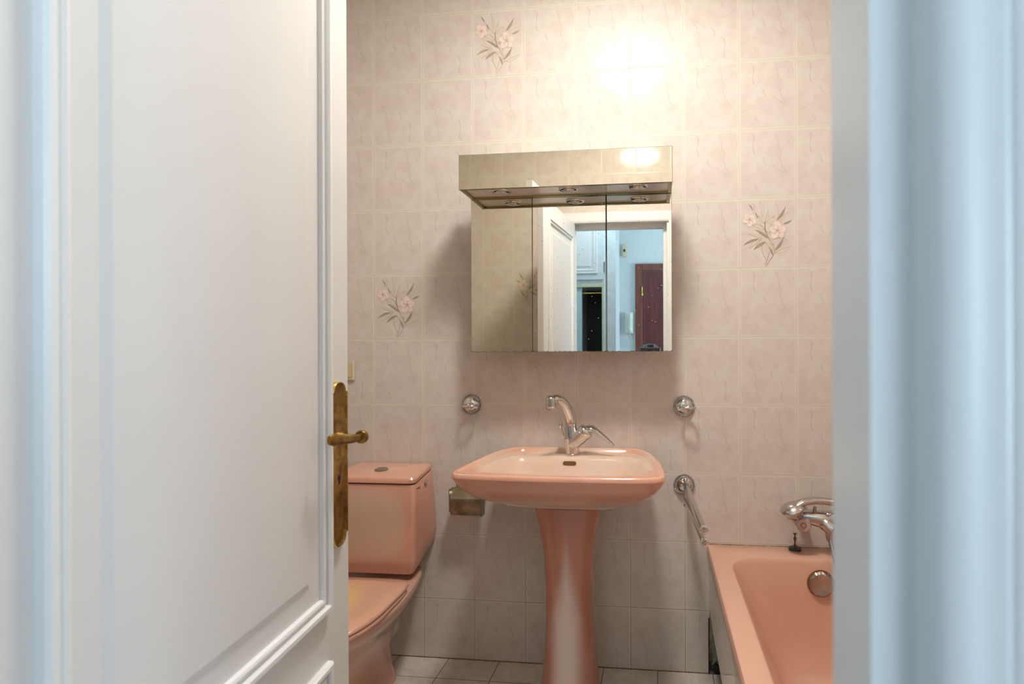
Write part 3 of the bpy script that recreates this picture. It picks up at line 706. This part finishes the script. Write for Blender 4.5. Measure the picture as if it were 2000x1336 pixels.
# ------------------------------------------------------------ bathtub
tb = thing('bathtub', 'pink bathtub built in along the right wall behind a tiled panel', 'bathtub', (0, 0, 0))
TX0, TX1, TY0, TY1 = 1.276, 2.003, -1.735, -.003
rg = [rrect(TX0 + .004, TX1, TY0, TY1, .430, .004), rrect(TX0, TX1, TY0, TY1, .436, .006), rrect(TX0, TX1, TY0, TY1, .466, .006), rrect(TX0 + .003, TX1, TY0, TY1, .473, .006), rrect(TX0 + .008, TX1 - .004, TY0 + .004, TY1 - .004, .475, .006),
      rrect(1.335, 1.940, -1.62, -.120, .475, .105), rrect(1.3385, 1.936, -1.617, -.1225, .474, .102), rrect(1.3415, 1.932, -1.613, -.125, .470, .10), rrect(1.347, 1.927, -1.605, -.129, .458, .10),
      rrect(1.388, 1.900, -1.56, -.141, .36, .105), rrect(1.445, 1.87, -1.48, -.156, .22, .11), rrect(1.485, 1.84, -1.38, -.178, .13, .12), rrect(1.51, 1.80, -1.30, -.215, .092, .12), rrect(1.53, 1.75, -1.15, -.29, .082, .09)]
b = BM(); loft(b, rg, False, True)
TUB = NT('tub_enamel'); tcx = TUB.n('ShaderNodeTexCoord').outputs['Object']
sxx = TUB.n('ShaderNodeSeparateXYZ'); TUB.l(tcx, sxx.inputs[0])
TUB.set(Base_Color=TUB.mix(TUB.math('MULTIPLY', TUB.noise(tcx, 7, 4).outputs[0], .5), (.67, .385, .275), (.64, .36, .255)), Roughness=.24)
shell = ob('tub_shell', b, TUB.m, tb, smooth='auto', angle=40)
b = BM(); lathe(b, [(.036, .0), (.041, .004), (.041, .010), (.034, .016), (.028, .014), (.002, .0135)], (1.638, -.137, .400), (0, -1, .1), 48, wob=lambda a: 1 + .022 * math.cos(12 * a), cap0=True)
ovc = ob('overflow_cover', b, CHROME_DARK, tb, smooth='auto')
b = BM(); lathe(b, [(.0445, -.001), (.0445, .0022), (.035, .0025)], (1.638, -.137, .400), (0, -1, .1), 40); ob('rust_ring', b, plain('rust', (.28, .10, .02), .7, var=.3), ovc)
# silicone / mould line and panel
b = BM(); box(b, TX0, TX1, -.0030, -.0004, .4735, .4762); st('trim_5', b, plain('old_sealant', (.30, .20, .12), .7, var=.5, scale=60))
b = BM()
P_ = [(-.0006, .234), (-.0006, .429), (-1.735, .429), (-1.735, .0), (-.75, .0), (-.74, .185), (-.40, .199), (-.20, .209)]
v0 = [b.verts.new((1.284, y, z)) for y, z in P_]; v1 = [b.verts.new((1.294, y, z)) for y, z in P_]
b.faces.new(v0); b.faces.new(v1[::-1])
for i in range(len(P_)): j_ = (i + 1) % len(P_); b.faces.new((v0[i], v0[j_], v1[j_], v1[i]))
ob('side_panel', b, TILE_PANEL, tb)['label'] = 'glossy tiled side panel broken off at its lower corner'
def mould():
    t = NT('mouldy_plaster'); g = t.n('ShaderNodeNewGeometry').outputs['Position']; sx = t.n('ShaderNodeSeparateXYZ'); t.l(g, sx.inputs[0])
    mp = t.n('ShaderNodeMapping'); t.l(g, mp.inputs[0]); mp.inputs['Scale'].default_value = (60, 20, 12)
    a = t.noise(mp.outputs[0], 1, 5, .7); bb = t.noise(g, 28, 5, .7)
    edge = t.math('DIVIDE', t.math('SUBTRACT', sx.outputs[0], 1.284), .016, clamp=True)
    col = t.mix(edge, t.ramp(a.outputs[0], [(.4, (.06, .035, .015)), (.6, (.34, .22, .09))]), t.ramp(a.outputs[0], [(.35, (.12, .13, .09)), (.6, (.27, .31, .25))]))
    low = t.math('DIVIDE', t.math('SUBTRACT', .09, sx.outputs[2]), .05, clamp=True)
    blot = t.math('MULTIPLY', low, t.math('GREATER_THAN', bb.outputs[0], .47))
    col = t.mix(blot, col, (.015, .01, .008)); t.set(Base_Color=col, Roughness=.9); return t.m
b = BM(); box(b, 1.2838, 1.6, -.003, -.0003, .0, .232); st('trim_6', b, mould())
b = BM(); box(b, 1.2795, 1.2836, -.004, -.0002, .0, .205); st('trim_7', b, DARK)
b = BM(); box(b, XL, 1.2795, -.0022, -.0002, 0, .0028); st('baseboard_back', b, plain('old_floor_joint', (.17, .11, .035), .8, var=.6, scale=40))

# ------------------------------------------------------------ bath mixer, hand shower, stopper
mx = thing('bath_mixer', 'chrome wall-mounted bath mixer with shower cradle above the pink bathtub', 'tap', (1.672, 0, .60))
b = BM()
for x in (-.072, .078): lathe(b, [(.034, 0), (.034, .004), (.026, .012), (.016, .014), (.015, .06)], (x, 0, 0), (0, -1, 0), 28)
tube(b, [(-.082, -.075, .006), (-.04, -.082, .004), (0, -.088, .0), (.05, -.082, .004), (.088, -.075, .006)], [.021, .027, .031, .027, .021], 24, k=5)
tube(b, [(-.010, -.088, -.005), (-.005, -.105, -.012), (.012, -.125, -.026)], [.026, .024, .018], 24, k=4)
ob('mixer_body', b, CHROME_DULL, mx, smooth='auto')
b = BM(); lathe(b, [(.022, 0), (.0235, .006), (.0235, .030), (.021, .034), (.002, .035)], (-.077, -.083, -.012), (-.18, -1, -.05), 32, wob=lambda a: 1 + .03 * math.cos(6 * a))
kn = ob('mixer_knob', b, plain('clear_knob', (.52, .46, .43), .12, .4), mx, smooth='auto')
b = BM(); d_ = Vector((-.18, -1, -.05)).normalized(); a_, bb_ = frame_of(d_); c0 = Vector((-.077, -.083, -.012)) + d_ * .0355
tube(b, [c0 + a_ * .0085 * math.cos(2 * PI * k / 28) + bb_ * .0085 * math.sin(2 * PI * k / 28) for k in range(28)], .0011, 8, closed=True)
ob('red_ring', b, plain('red_mark', (.42, .05, .03), .4), kn)
b = BM(); sphere(b, (.0, -.105, .024), .012, 20, 12, (1.1, 1, .7)); tube(b, [(0, -.10, .0), (0, -.105, .022)], .006, 12); ob('diverter', b, CHROME, mx, smooth='auto')
b = BM(); tube(b, [(-.030, -.09, .015), (-.042, -.094, .030), (-.040, -.096, .046)], [.006, .006, .005], 12, k=3); ob('shower_cradle', b, CHROME_DARK, mx, smooth='auto')
b = BM(); tube(b, [(.03, -.09, .015), (.036, -.094, .030), (.036, -.094, .044)], [.006, .006, .005], 12, k=3)
ob('shower_cradle', b, CHROME_DARK, mx, smooth='auto')
hs = thing('hand_shower', 'chrome hand shower lying across the top of the bath mixer', 'shower head', (1.672, 0, .60))
b = BM()
hd = Vector((-.118, -.105, .041)); axd = Vector((-.34, -.18, 1)).normalized()
lathe(b, [(.027, -.026), (.033, -.016), (.041, -.006), (.0425, -.001), (.0395, .004), (.031, .011), (.018, .0165), (.003, .0185)], hd, axd, 36)
tube(b, [hd + Vector((.004, 0, .006)), hd + Vector((.040, .002, .022)), hd + Vector((.085, .004, .027)), hd + Vector((.145, .006, .020)), hd + Vector((.20, .008, .004)), hd + Vector((.235, .01, -.014))], [.024, .021, .018, .015, .013, .012], 20, ry=[.010, .0125, .0125, .012, .011, .011], k=6, ref=(0, 1, 0))
ob('shower_handle', b, CHROME_DULL, hs, smooth='auto')
b = BM(); lathe(b, [(.0272, -.0285), (.0272, -.0255), (.002, -.0255)], hd, axd, 30, cap0=True); ob('spray_face', b, CHROME_DARK, hs, smooth='auto')
b = BM()
hpts = smoothpath([(.001, -.112, -.034), (.002, -.122, -.062), (.006, -.140, -.095), (.013, -.165, -.145), (.022, -.18, -.21), (.045, -.185, -.27), (.085, -.19, -.29), (.12, -.185, -.25), (.14, -.17, -.15), (.14, -.13, -.02), (.125, -.10, .03)], 22)
tube(b, hpts, [.0070 + .0012 * math.cos(k * PI) for k in range(len(hpts))], 12)
lathe(b, [(.0125, -.02), (.0135, 0), (.011, .035), (.008, .045)], (-.0005, -.108, -.020), (.05, -.25, -1), 22)
ob('shower_hose', b, CHROME_DARK, hs, smooth=True)
sp_ = thing('bath_stopper', 'round chrome bath waste stopper standing upside down on the tub rim', 'stopper', (1.5775, -.042, .4755), .1)
b = BM(); lathe(b, [(.021, 0), (.0235, .002), (.0235, .004), (.019, .005), (.019, .0065)], (0, 0, 0), n=32); ob('stopper_disc', b, CHROME_DULL, sp_, smooth='auto')
b = BM(); lathe(b, [(.0215, .006), (.0222, .008), (.0215, .0105), (.012, .012), (.002, .0125)], (0, 0, 0), n=32); ob('rubber_seal', b, plain('black_rubber', (.03, .027, .025), .4), sp_, smooth='auto')
b = BM(); lathe(b, [(.0045, .012), (.0045, .022), (.003, .023), (.003, .034), (.0048, .036), (.0048, .046), (.0025, .048), (.0025, .055), (.0062, .058), (.0062, .0605), (.002, .061)], (0, 0, 0), n=16); ob('stopper_stem', b, plain('bronze_stem', (.16, .11, .06), .35, .8), sp_, smooth='auto')

# ------------------------------------------------------------ wall accessories
def rosette(b, x, z, R_=.038):
    lathe(b, [(R_, 0), (R_, .004), (R_ * .93, .007), (R_ * .86, .006), (R_ * .84, .008), (R_ * .72, .017), (R_ * .45, .024), (R_ * .2, .0265), (.001, .027)], (x, 0, z), (0, -1, 0), 40)
def beads(b, x, z, R_=.038, n=40):
    for k in range(n):
        a = 2 * PI * k / n; sphere(b, (x + R_ * .975 * math.cos(a), -.006, z + R_ * .975 * math.sin(a)), .0026, 6, 4)
def hook(x, z, label):
    t_ = thing('ring_holder', label, 'holder', (x, -.0004, z), 0, 'empty chrome ring holders')
    b = BM(); rosette(b, 0, 0); ob('rosette', b, CHROME, t_, smooth='auto')
    b = BM(); beads(b, 0, 0); ob('beaded_edge', b, CHROME_DARK, t_, smooth=True)
    b = BM()
    tube(b, [(.002, -.022, -.001), (.002, -.034, -.001)], .006, 12); tube(b, [(.010 + .026 * math.cos(2 * PI * k / 32), -.052 + .020 * math.sin(2 * PI * k / 32), -.001) for k in range(32)], .0046, 10, closed=True)
    ob('holder_arm', b, CHROME, t_, smooth='auto')
hook(.392, .979, 'chrome wall rosette with small empty ring, above the toilet cistern side')
hook(1.194, .978, 'chrome wall rosette with small empty ring, straight above the towel rail')
tr = thing('towel_rail', 'chrome swivel towel rail with two long arms beside the bathtub corner', 'towel rail', (1.194, -.0004, .690))
b = BM(); rosette(b, 0, 0); ob('rosette', b, CHROME, tr, smooth='auto')
b = BM(); beads(b, 0, 0); ob('beaded_edge', b, CHROME_DARK, tr, smooth=True)
b = BM(); tube(b, [(.002, -.024, .006), (.003, -.034, .006)], .007, 14); tube(b, [(.003, -.034, .022), (.003, -.034, -.066)], .0055, 14); sphere(b, (.003, -.034, .024), .0085); sphere(b, (.003, -.034, -.068), .007); ob('swivel_pin', b, CHROME, tr, smooth='auto')
def arm(p, q):
    p, q = Vector(p), Vector(q); d = (q - p).normalized(); b = BM(); tube(b, [p, q], .0090, 18)
    o = ob('rail_arm', b, CHROME_DULL, tr, smooth='auto')
    b = BM(); L = 0
    lathe(b, [(.008, -.014), (.0105, -.013), (.0105, -.010), (.0085, -.009), (.0115, -.006), (.0125, -.002), (.0125, .001), (.010, .0035), (.004, .003), (.001, .005)], q, d, 28)
    e = ob('arm_end', b, CHROME, o, smooth='auto')
    b = BM(); a_, bb_ = frame_of(d)
    for k in range(6):
        an = PI / 3 * k; u_ = a_ * math.cos(an) + bb_ * math.sin(an); tube(b, [q + d * .0035 + u_ * .002, q + d * .005 + u_ * .0085], .0016, 8)
    ob('star_ornament', b, CHROME_DARK, e, smooth='auto')
arm((.006, -.036, .006), (1.2235 - 1.194, -.518, -.005))
arm((.004, -.036, -.048), (1.2275 - 1.194, -.490, -.049))
tp = thing('toilet_paper_holder', 'small dull metal toilet paper holder with hinged flap beside the toilet cistern', 'paper holder', (.397, -.0004, .592))
b = BM()
N_ = 10; out_ = [(-.018, .078), (-.055, .080)] + [(-.06 - .035 * math.sin(PI / 2 * k / N_), .080 - .045 * (1 - math.cos(PI / 2 * k / N_))) for k in range(1, N_ + 1)] + [(-.095, .01), (-.088, -.012)]
inn_ = [(y + .002, z - .002) for y, z in out_]
loft(b, [[Vector((x, y, z)) for y, z in out_ + inn_[::-1]] for x in (-.058, .058)])
def woven():
    t = NT('woven_metal'); tc = t.n('ShaderNodeTexCoord').outputs['Object']
    ck = t.n('ShaderNodeTexChecker'); ck.inputs['Scale'].default_value = 420; t.l(tc, ck.inputs[0]); nz = t.noise(tc, 25, 3)
    t.set(Base_Color=t.mix(t.math('MULTIPLY', ck.outputs[1], .45), t.ramp(nz.outputs[0], [(.35, (.24, .17, .10)), (.65, (.42, .34, .23))]), (.08, .06, .04)), Metallic=.9, Roughness=.34); t.bump(ck.outputs[1], .4, .0006); return t.m
ob('flap', b, woven(), tp, smooth='auto')
b = BM(); box(b, -.06, .06, -.02, 0, .068, .084); box(b, .0585, .0615, -.095, -.055, -.015, .082); box(b, -.0615, -.0585, -.095, -.055, -.0, .082)
tube(b, [(-.060, -.055, .07), (-.062, -.05, .02), (-.062, -.052, -.012), (-.060, -.058, -.018), (-.056, -.062, -.012)], .0028, 10, k=4)
tube(b, [(.059, -.02, .07), (.060, -.05, .065)], .003, 10); ob('bracket', b, CHROME_DARK, tp, smooth='auto')
so = thing('wall_socket', 'cream plastic wall socket beside the open white door', 'socket', (-.1175, -.0004, 1.1085))
CREAM = plain('cream_plastic', (.66, .56, .38), .35)
b = BM(); box(b, -.0370, .0370, -.010, 0, -.0385, .0385); ob('frame', b, CREAM, so, bevel=.003)
b = BM(); box(b, -.0280, .0280, -.0125, -.010, -.0262, .0262); ins = ob('socket_insert', b, plain('cream_insert', (.60, .49, .31), .35), so, bevel=.002)
b = BM(); box(b, -.0287, .0287, -.0104, -.0100, -.0269, .0269); ob('insert_gap', b, plain('gap_brown', (.22, .15, .08), .6), so)
b = BM()
for x in (-.0105, .0105):
    b = BM(); lathe(b, [(.0032, 0), (.0032, .0006)], (x, -.0125, 0), (0, -1, 0), 12); ob('socket_hole', b, DARK, ins)

# ------------------------------------------------------------ ceiling light in the bathroom
cl = thing('ceiling_light', 'round frosted glass bowl light on the middle of the bathroom ceiling', 'ceiling light', (.975, -.845, HC))
b = BM(); lathe(b, [(.10, 0), (.10, -.025), (.085, -.034)], (0, 0, 0), n=40); ob('light_base', b, CHROME, cl, smooth='auto')
b = BM(); sphere(b, (0, 0, -.085), .13, 40, 20, (1, 1, .10)); ob('glass_bowl', b, emis('lit_globe', (1, .99, .95), LAMP_POWER), cl, smooth=True)

hl = thing('hallway_fill_light', 'added fill light, an unseen glowing bowl under the hallway ceiling outside the bathroom door', 'ceiling light', (.72, -2.5, HC))  # unseen lamp added to brighten the closet front and door casing
b = BM(); lathe(b, [(.13, 0), (.13, -.02), (.11, -.03)], (0, 0, 0), n=40); ob('light_base', b, WHITE_CASING, hl, smooth='auto')
b = BM(); sphere(b, (0, 0, -.07), .15, 40, 20, (1, 1, .45)); ob('glass_bowl', b, emis('hall_fill_glow', (.66, .85, 1), 34), hl, smooth=True)

# ------------------------------------------------------------ hallway seen in the mirror
ci = thing('closet', 'built-in hallway closet with pale upper door and dark sliding compartment', 'closet', (0, 0, 0))
CXR, CYF = .826, -2.95
b = BM(); box(b, HX0 + .001, CXR, -3.799, CYF - .55, .001, HC - .001); box(b, HX0 + .001, CXR, CYF - .55, CYF, 1.745, HC - .001); box(b, .648, CXR, CYF - .55, CYF, .001, 1.745); box(b, HX0 + .001, -.6, CYF - .55, CYF, .001, 1.745)
ob('closet_carcass', b, plain('pale_blue_paint', (.64, .69, .71), .4), ci)
b = BM(); box(b, -.05, .650, CYF, CYF + .018, 1.80, 2.66); ud = ob('upper_door', b, plain('pale_door_paint', (.62, .67, .69), .35), ci, bevel=.002)
b = BM()
for off, h in ((0, 0),):
    loft(b, [[Vector((x, CYF + .018 + hh, z)) for x, z in ((.0 + o_, 1.85 + o_), (.60 - o_, 1.85 + o_), (.60 - o_, 2.60 - o_), (.0 + o_, 2.60 - o_))] for o_, hh in ((0, 0), (.003, .009), (.012, .009), (.016, .003), (.022, .003), (.026, .007), (.034, .007), (.04, 0))], False, False)
    loft(b, [[Vector((x, CYF + .018 + hh, z)) for x, z in ((.0 + o_, 1.85 + o_), (.60 - o_, 1.85 + o_), (.60 - o_, 2.60 - o_), (.0 + o_, 2.60 - o_))] for o_, hh in ((.055, 0), (.065, .005))], False, True)
ob('door_moulding', b, WHITE_CASING, ud)
b = BM(); lathe(b, [(.006, 0), (.006, .09)], (.657, CYF + .01, 1.86), (0, 0, 1), 12); ob('closet_hinge', b, CHROME_DARK, ud)
b = BM(); box(b, -.6, .650, CYF, CYF + .012, 1.738, 1.762); box(b, .635, .650, CYF, CYF + .012, .001, 1.738); ob('compartment_frame', b, plain('greenish_frame', (.55, .58, .38), .4), ci)
b = BM(); box(b, -.6, .462, CYF - .03, CYF - .005, .001, 1.74); ob('sliding_door', b, plain('cyan_panel', (.48, .64, .66), .3), ci)
b = BM(); box(b, .46, .636, CYF - .35, CYF - .345, .001, 1.74); ob('dark_interior', b, DARK, ci)
b = BM(); tube(b, [(.466, CYF - .02, 1.69), (.634, CYF - .02, 1.69)], .006, 12); ob('hanging_rail', b, BRASS_EDGE, ci)
ed = thing('door_2', None, None, (.980, HY, 0), kind='structure')
def wood(name, a, bcol):
    t = NT(name); tc = t.n('ShaderNodeTexCoord').outputs['Object']; mp = t.n('ShaderNodeMapping'); t.l(tc, mp.inputs[0]); mp.inputs['Scale'].default_value = (40, 40, 2.2)
    nz = t.noise(mp.outputs[0], 1, 5, .6, 1.5); t.set(Base_Color=t.ramp(nz.outputs[0], [(.35, a), (.65, bcol)]), Roughness=.35); return t.m
WD = wood('dark_red_wood', (.075, .016, .015), (.15, .035, .032)); WF = wood('frame_wood', (.13, .035, .024), (.21, .065, .045))
b = BM(); box(b, 0, .07, 0, .03, 0, 2.06); box(b, .07, .92, 0, .03, 1.99, 2.06); box(b, .92, .99, 0, .03, 0, 2.06); ob('door_frame', b, WF, ed, bevel=.006)
b = BM(); box(b, .076, .914, .0, .022, .01, 1.984); lf = ob('door_leaf', b, WD, ed, bevel=.003)
b = BM(); lathe(b, [(.008, 0), (.008, .08), (.005, .085)], (.070, .032, 1.745), (0, 0, 1), 14); ob('hinge', b, BRASS_EDGE, ed, smooth='auto')
bx = thing('doorbell_box', 'slim cream doorbell box high on the pale hallway wall', 'doorbell box', (.876, HY + .0004, 2.193))
b = BM(); box(b, -.020, .020, 0, .03, -.06, .06); ob('case', b, CREAM, bx, bevel=.004)
b = BM(); box(b, -.012, .008, .03, .0306, -.012, .014); ob('grille', b, DARK, bx)
ip = thing('intercom_phone', 'white intercom handset with coiled cord beside the brown entrance door', 'intercom phone', (.918, HY + .0004, 1.475))
IPM = plain('intercom_plastic', (.60, .66, .58), .35)
b = BM(); box(b, -.042, .042, 0, .03, -.105, .105); bse = ob('phone_base', b, IPM, ip, bevel=.008, seg=3)
b = BM(); tube(b, [(.012, .052, .095), (.012, .062, .07), (.012, .056, .0), (.012, .062, -.07), (.012, .052, -.095)], [.018, .022, .017, .022, .018], 16, k=5); ob('handset', b, IPM, ip, smooth='auto')
b = BM(); cp = [(.0, .03, -.10), (.005, .03, -.14), (-.018, .03, -.19), (.0, .03, -.235), (.028, .03, -.21), (.024, .03, -.16), (.008, .05, -.10)]
sm = smoothpath(cp, 30); tube(b, [p + Vector((.004 * math.cos(i * 1.2), .004 * math.sin(i * 1.2), 0)) for i, p in enumerate(sm)], .0022, 6); ob('coiled_cord', b, IPM, ip, smooth=True)

# ------------------------------------------------------------ photographer kneeling in the hallway (reflected in the cabinet)
FW = R.col[1].copy(); RT = R.col[0].copy()
cm_ = thing('camera_body', 'black camera held up by the kneeling photographer in the hallway', 'camera', (0, 0, 0))
BLK = plain('black_camera_skin', (.02, .02, .022), .45)
cb_ = CAM - FW * .095
b = BM(); v = box(b, -.068, .068, -.03, .03, -.05, .045); box(b, -.024, .024, -.03, .02, .045, .068)
mt = Matrix((RT, FW, Vector((0, 0, 1)))).transposed().to_4x4(); mt.translation = cb_
bmesh.ops.transform(b, matrix=mt, verts=b.verts[:]); ob('body', b, BLK, cm_, bevel=.006, seg=3)
b = BM(); lathe(b, [(.033, .028), (.036, .04), (.036, .075), (.038, .078), (.038, .086), (.030, .0865), (.028, .080), (.002, .078)], cb_, FW, 36); ob('lens', b, BLK, cm_, smooth='auto')
pe = thing('person', 'dark-haired person kneeling in the hallway holding a camera, reflected in the right mirror', 'person', (1.10, -2.42, 0))
SKIN = plain('skin', (.55, .34, .25), .5); CLOTH = plain('grey_shirt', (.16, .17, .19), .85); JEANS = plain('dark_trousers', (.05, .055, .07), .85); HAIR = plain('dark_grey_hair', (.06, .06, .062), .6, 0, .4, 120, bump=.6)
def skin(name, verts, edges, mat, parent, sub=2):
    me = bpy.data.meshes.new(name); me.from_pydata([v_[0] for v_ in verts], edges, []); me.materials.append(mat)
    o = bpy.data.objects.new(name, me); COL.objects.link(o); o.parent = parent
    sk_ = o.modifiers.new('skin', 'SKIN'); sk_.use_smooth_shade = True; me.skin_vertices[0].data[0].use_root = True
    for q, v_ in zip(me.skin_vertices[0].data, verts): q.radius = (v_[1], v_[2] if len(v_) > 2 else v_[1])
    m_ = o.modifiers.new('sub', 'SUBSURF'); m_.levels = sub; m_.render_levels = sub
    for p in me.polygons: p.use_smooth = True
    return o
L = cb_ - Vector((1.10, -2.42, 0))      # camera centre in the figure's frame
gr = L + RT * .085 + Vector((0, 0, -.01)); gl = L + FW * .05 - RT * .01 + Vector((0, 0, -.075))
# continuous body: pelvis, spine, neck, legs folded under, arms to the wrists
V = [((0, -.16, .50), .125, .105), ((0, -.15, .64), .115, .09), ((0, -.12, .80), .135, .10), ((0, -.10, .90), .12, .085), ((0, -.085, .97), .058), ((0, -.065, 1.04), .055), ((0, -.05, 1.10), .062)]
Ed = [(0, 1), (1, 2), (2, 3), (3, 4), (4, 5), (5, 6)]
for sg, hd_ in ((1, gr), (-1, gl)):
    k0 = len(V); el = Vector((sg * .24, -.03, .72)); wr = hd_ + Vector((sg * .035, -.055, -.05))
    V += [((sg * .165, -.10, .90), .058), (tuple(el), .040), (tuple(el.lerp(wr, .5)), .034), (tuple(wr), .024)]
    Ed += [(3, k0), (k0, k0 + 1), (k0 + 1, k0 + 2), (k0 + 2, k0 + 3)]
    k1 = len(V); V += [((sg * .09, -.15, .44), .088), ((sg * .10, -.08, .26), .070), ((sg * .11, -.03, .075), .055), ((sg * .11, -.22, .060), .052), ((sg * .11, -.40, .048), .036), ((sg * .11, -.46, .045), .036), ((sg * .11, -.47, .035), .030)]
    Ed += [(0, k1)] + [(k1 + q, k1 + q + 1) for q in range(6)]
skin('clothed_body', V, Ed, CLOTH, pe)
# hands: palm with five fingers each, closed on the camera
for sg, hd_ in ((1, gr), (-1, gl)):
    wr = hd_ + Vector((sg * .035, -.055, -.05)); pm = wr.lerp(hd_, .55) + Vector((sg * .012, 0, 0))
    V = [(tuple(wr), .022), (tuple(pm), .026, .016)]; Ed = [(0, 1)]
    for q in range(4):
        base = pm + Vector((sg * .004, .022, .024 - .017 * q)); ln = (.036, .040, .037, .029)[q]; k0 = len(V)
        V += [(tuple(base), .009), (tuple(base + Vector((sg * .002, ln * .9, .004))), .0085), (tuple(base + Vector((-sg * .018, ln * 1.35, .003))), .008), (tuple(base + Vector((-sg * .034, ln * 1.3, .0))), .007)]
        Ed += [(1, k0), (k0, k0 + 1), (k0 + 1, k0 + 2), (k0 + 2, k0 + 3)]
    k0 = len(V); tb_ = pm + Vector((-sg * .020, -.008, .018))
    V += [(tuple(tb_), .011), (tuple(tb_ + Vector((-sg * .018, .008, .018))), .0095), (tuple(tb_ + Vector((-sg * .030, .018, .026))), .008)]
    Ed += [(1, k0), (k0, k0 + 1), (k0 + 1, k0 + 2)]
    skin('hand', V, Ed, SKIN, pe)
b = BM(); HC_ = Vector((-.0, -.005, 1.125))
prof = [(.030, -.125), (.046, -.115), (.056, -.095), (.066, -.060), (.072, -.02), (.076, .02), (.076, .055), (.066, .088), (.042, .108), (.004, .115)]
lathe(b, prof, (0, 0, 0), n=32)
for v in b.verts:
    v.co.y *= 1.22
    if v.co.y > 0 and v.co.z < 0: v.co.y *= 1 + .12 * min(1, -v.co.z / .1)
    if v.co.y > .05 and abs(v.co.x) > .015 and abs(v.co.z) < .022: v.co.y -= .006
sphere(b, (0, .098, -.028), .012, 12, 8, (.8, 1.2, 1.4)); tube(b, [(0, .090, .012), (0, .100, -.012), (0, .108, -.030)], [.006, .008, .010], 10, k=3)
for sg in (-1, 1): sphere(b, (sg * .078, -.004, -.012), .026, 12, 8, (.35, .8, 1.25))
bmesh.ops.translate(b, vec=HC_, verts=b.verts[:]); head = ob('head', b, SKIN, pe, smooth=True)
EYE = plain('eye_white', (.75, .73, .70), .2)
for sg in (-1, 1):
    b = BM(); sphere(b, HC_ + Vector((sg * .030, .074, .004)), .0125, 14, 10); ey_ = ob('eye', b, EYE, head, smooth=True)
    b = BM(); sphere(b, HC_ + Vector((sg * .030, .0822, .003)), .0062, 12, 8, (1, .8, 1)); ob('iris', b, plain('iris_brown', (.05, .03, .02), .2), head, smooth=True)
b = BM(); tube(b, [HC_ + Vector(p) for p in ((-.024, .082, -.062), (-.01, .0905, -.059), (0, .0915, -.061), (.01, .0905, -.059), (.024, .082, -.062))], [.002, .0045, .004, .0045, .002], 8, k=3); ob('mouth', b, plain('lips', (.45, .2, .17), .5), head, smooth=True)
b = BM(); random.seed(8)
rgs = []
for r_, z in ((.079, -.045), (.084, .0), (.087, .035), (.083, .065), (.070, .092), (.045, .112), (.006, .119)):
    rgs.append([Vector((r_ * math.cos(a), (r_ * 1.2 * math.sin(a)) if math.sin(a) < .3 or z > .05 else r_ * 1.2 * (.3 + (math.sin(a) - .3) * (.2 + max(0, z) * 10)), z + random.uniform(-.003, .003))) for a in [2 * PI * k / 36 for k in range(36)]])
loft(b, rgs, True, True)
for k in range(70):
    a = random.uniform(0, 2 * PI); r_ = random.uniform(.0, .07); p = Vector((r_ * math.cos(a), r_ * 1.2 * math.sin(a), .119 - 5.5 * r_ * r_))
    tube(b, [p - Vector((0, 0, .012)), p + Vector((random.uniform(-.012, .012), random.uniform(-.012, .012), .002))], [.005, .001], 5)
bmesh.ops.translate(b, vec=HC_, verts=b.verts[:]); ob('hair', b, HAIR, pe, smooth='auto')
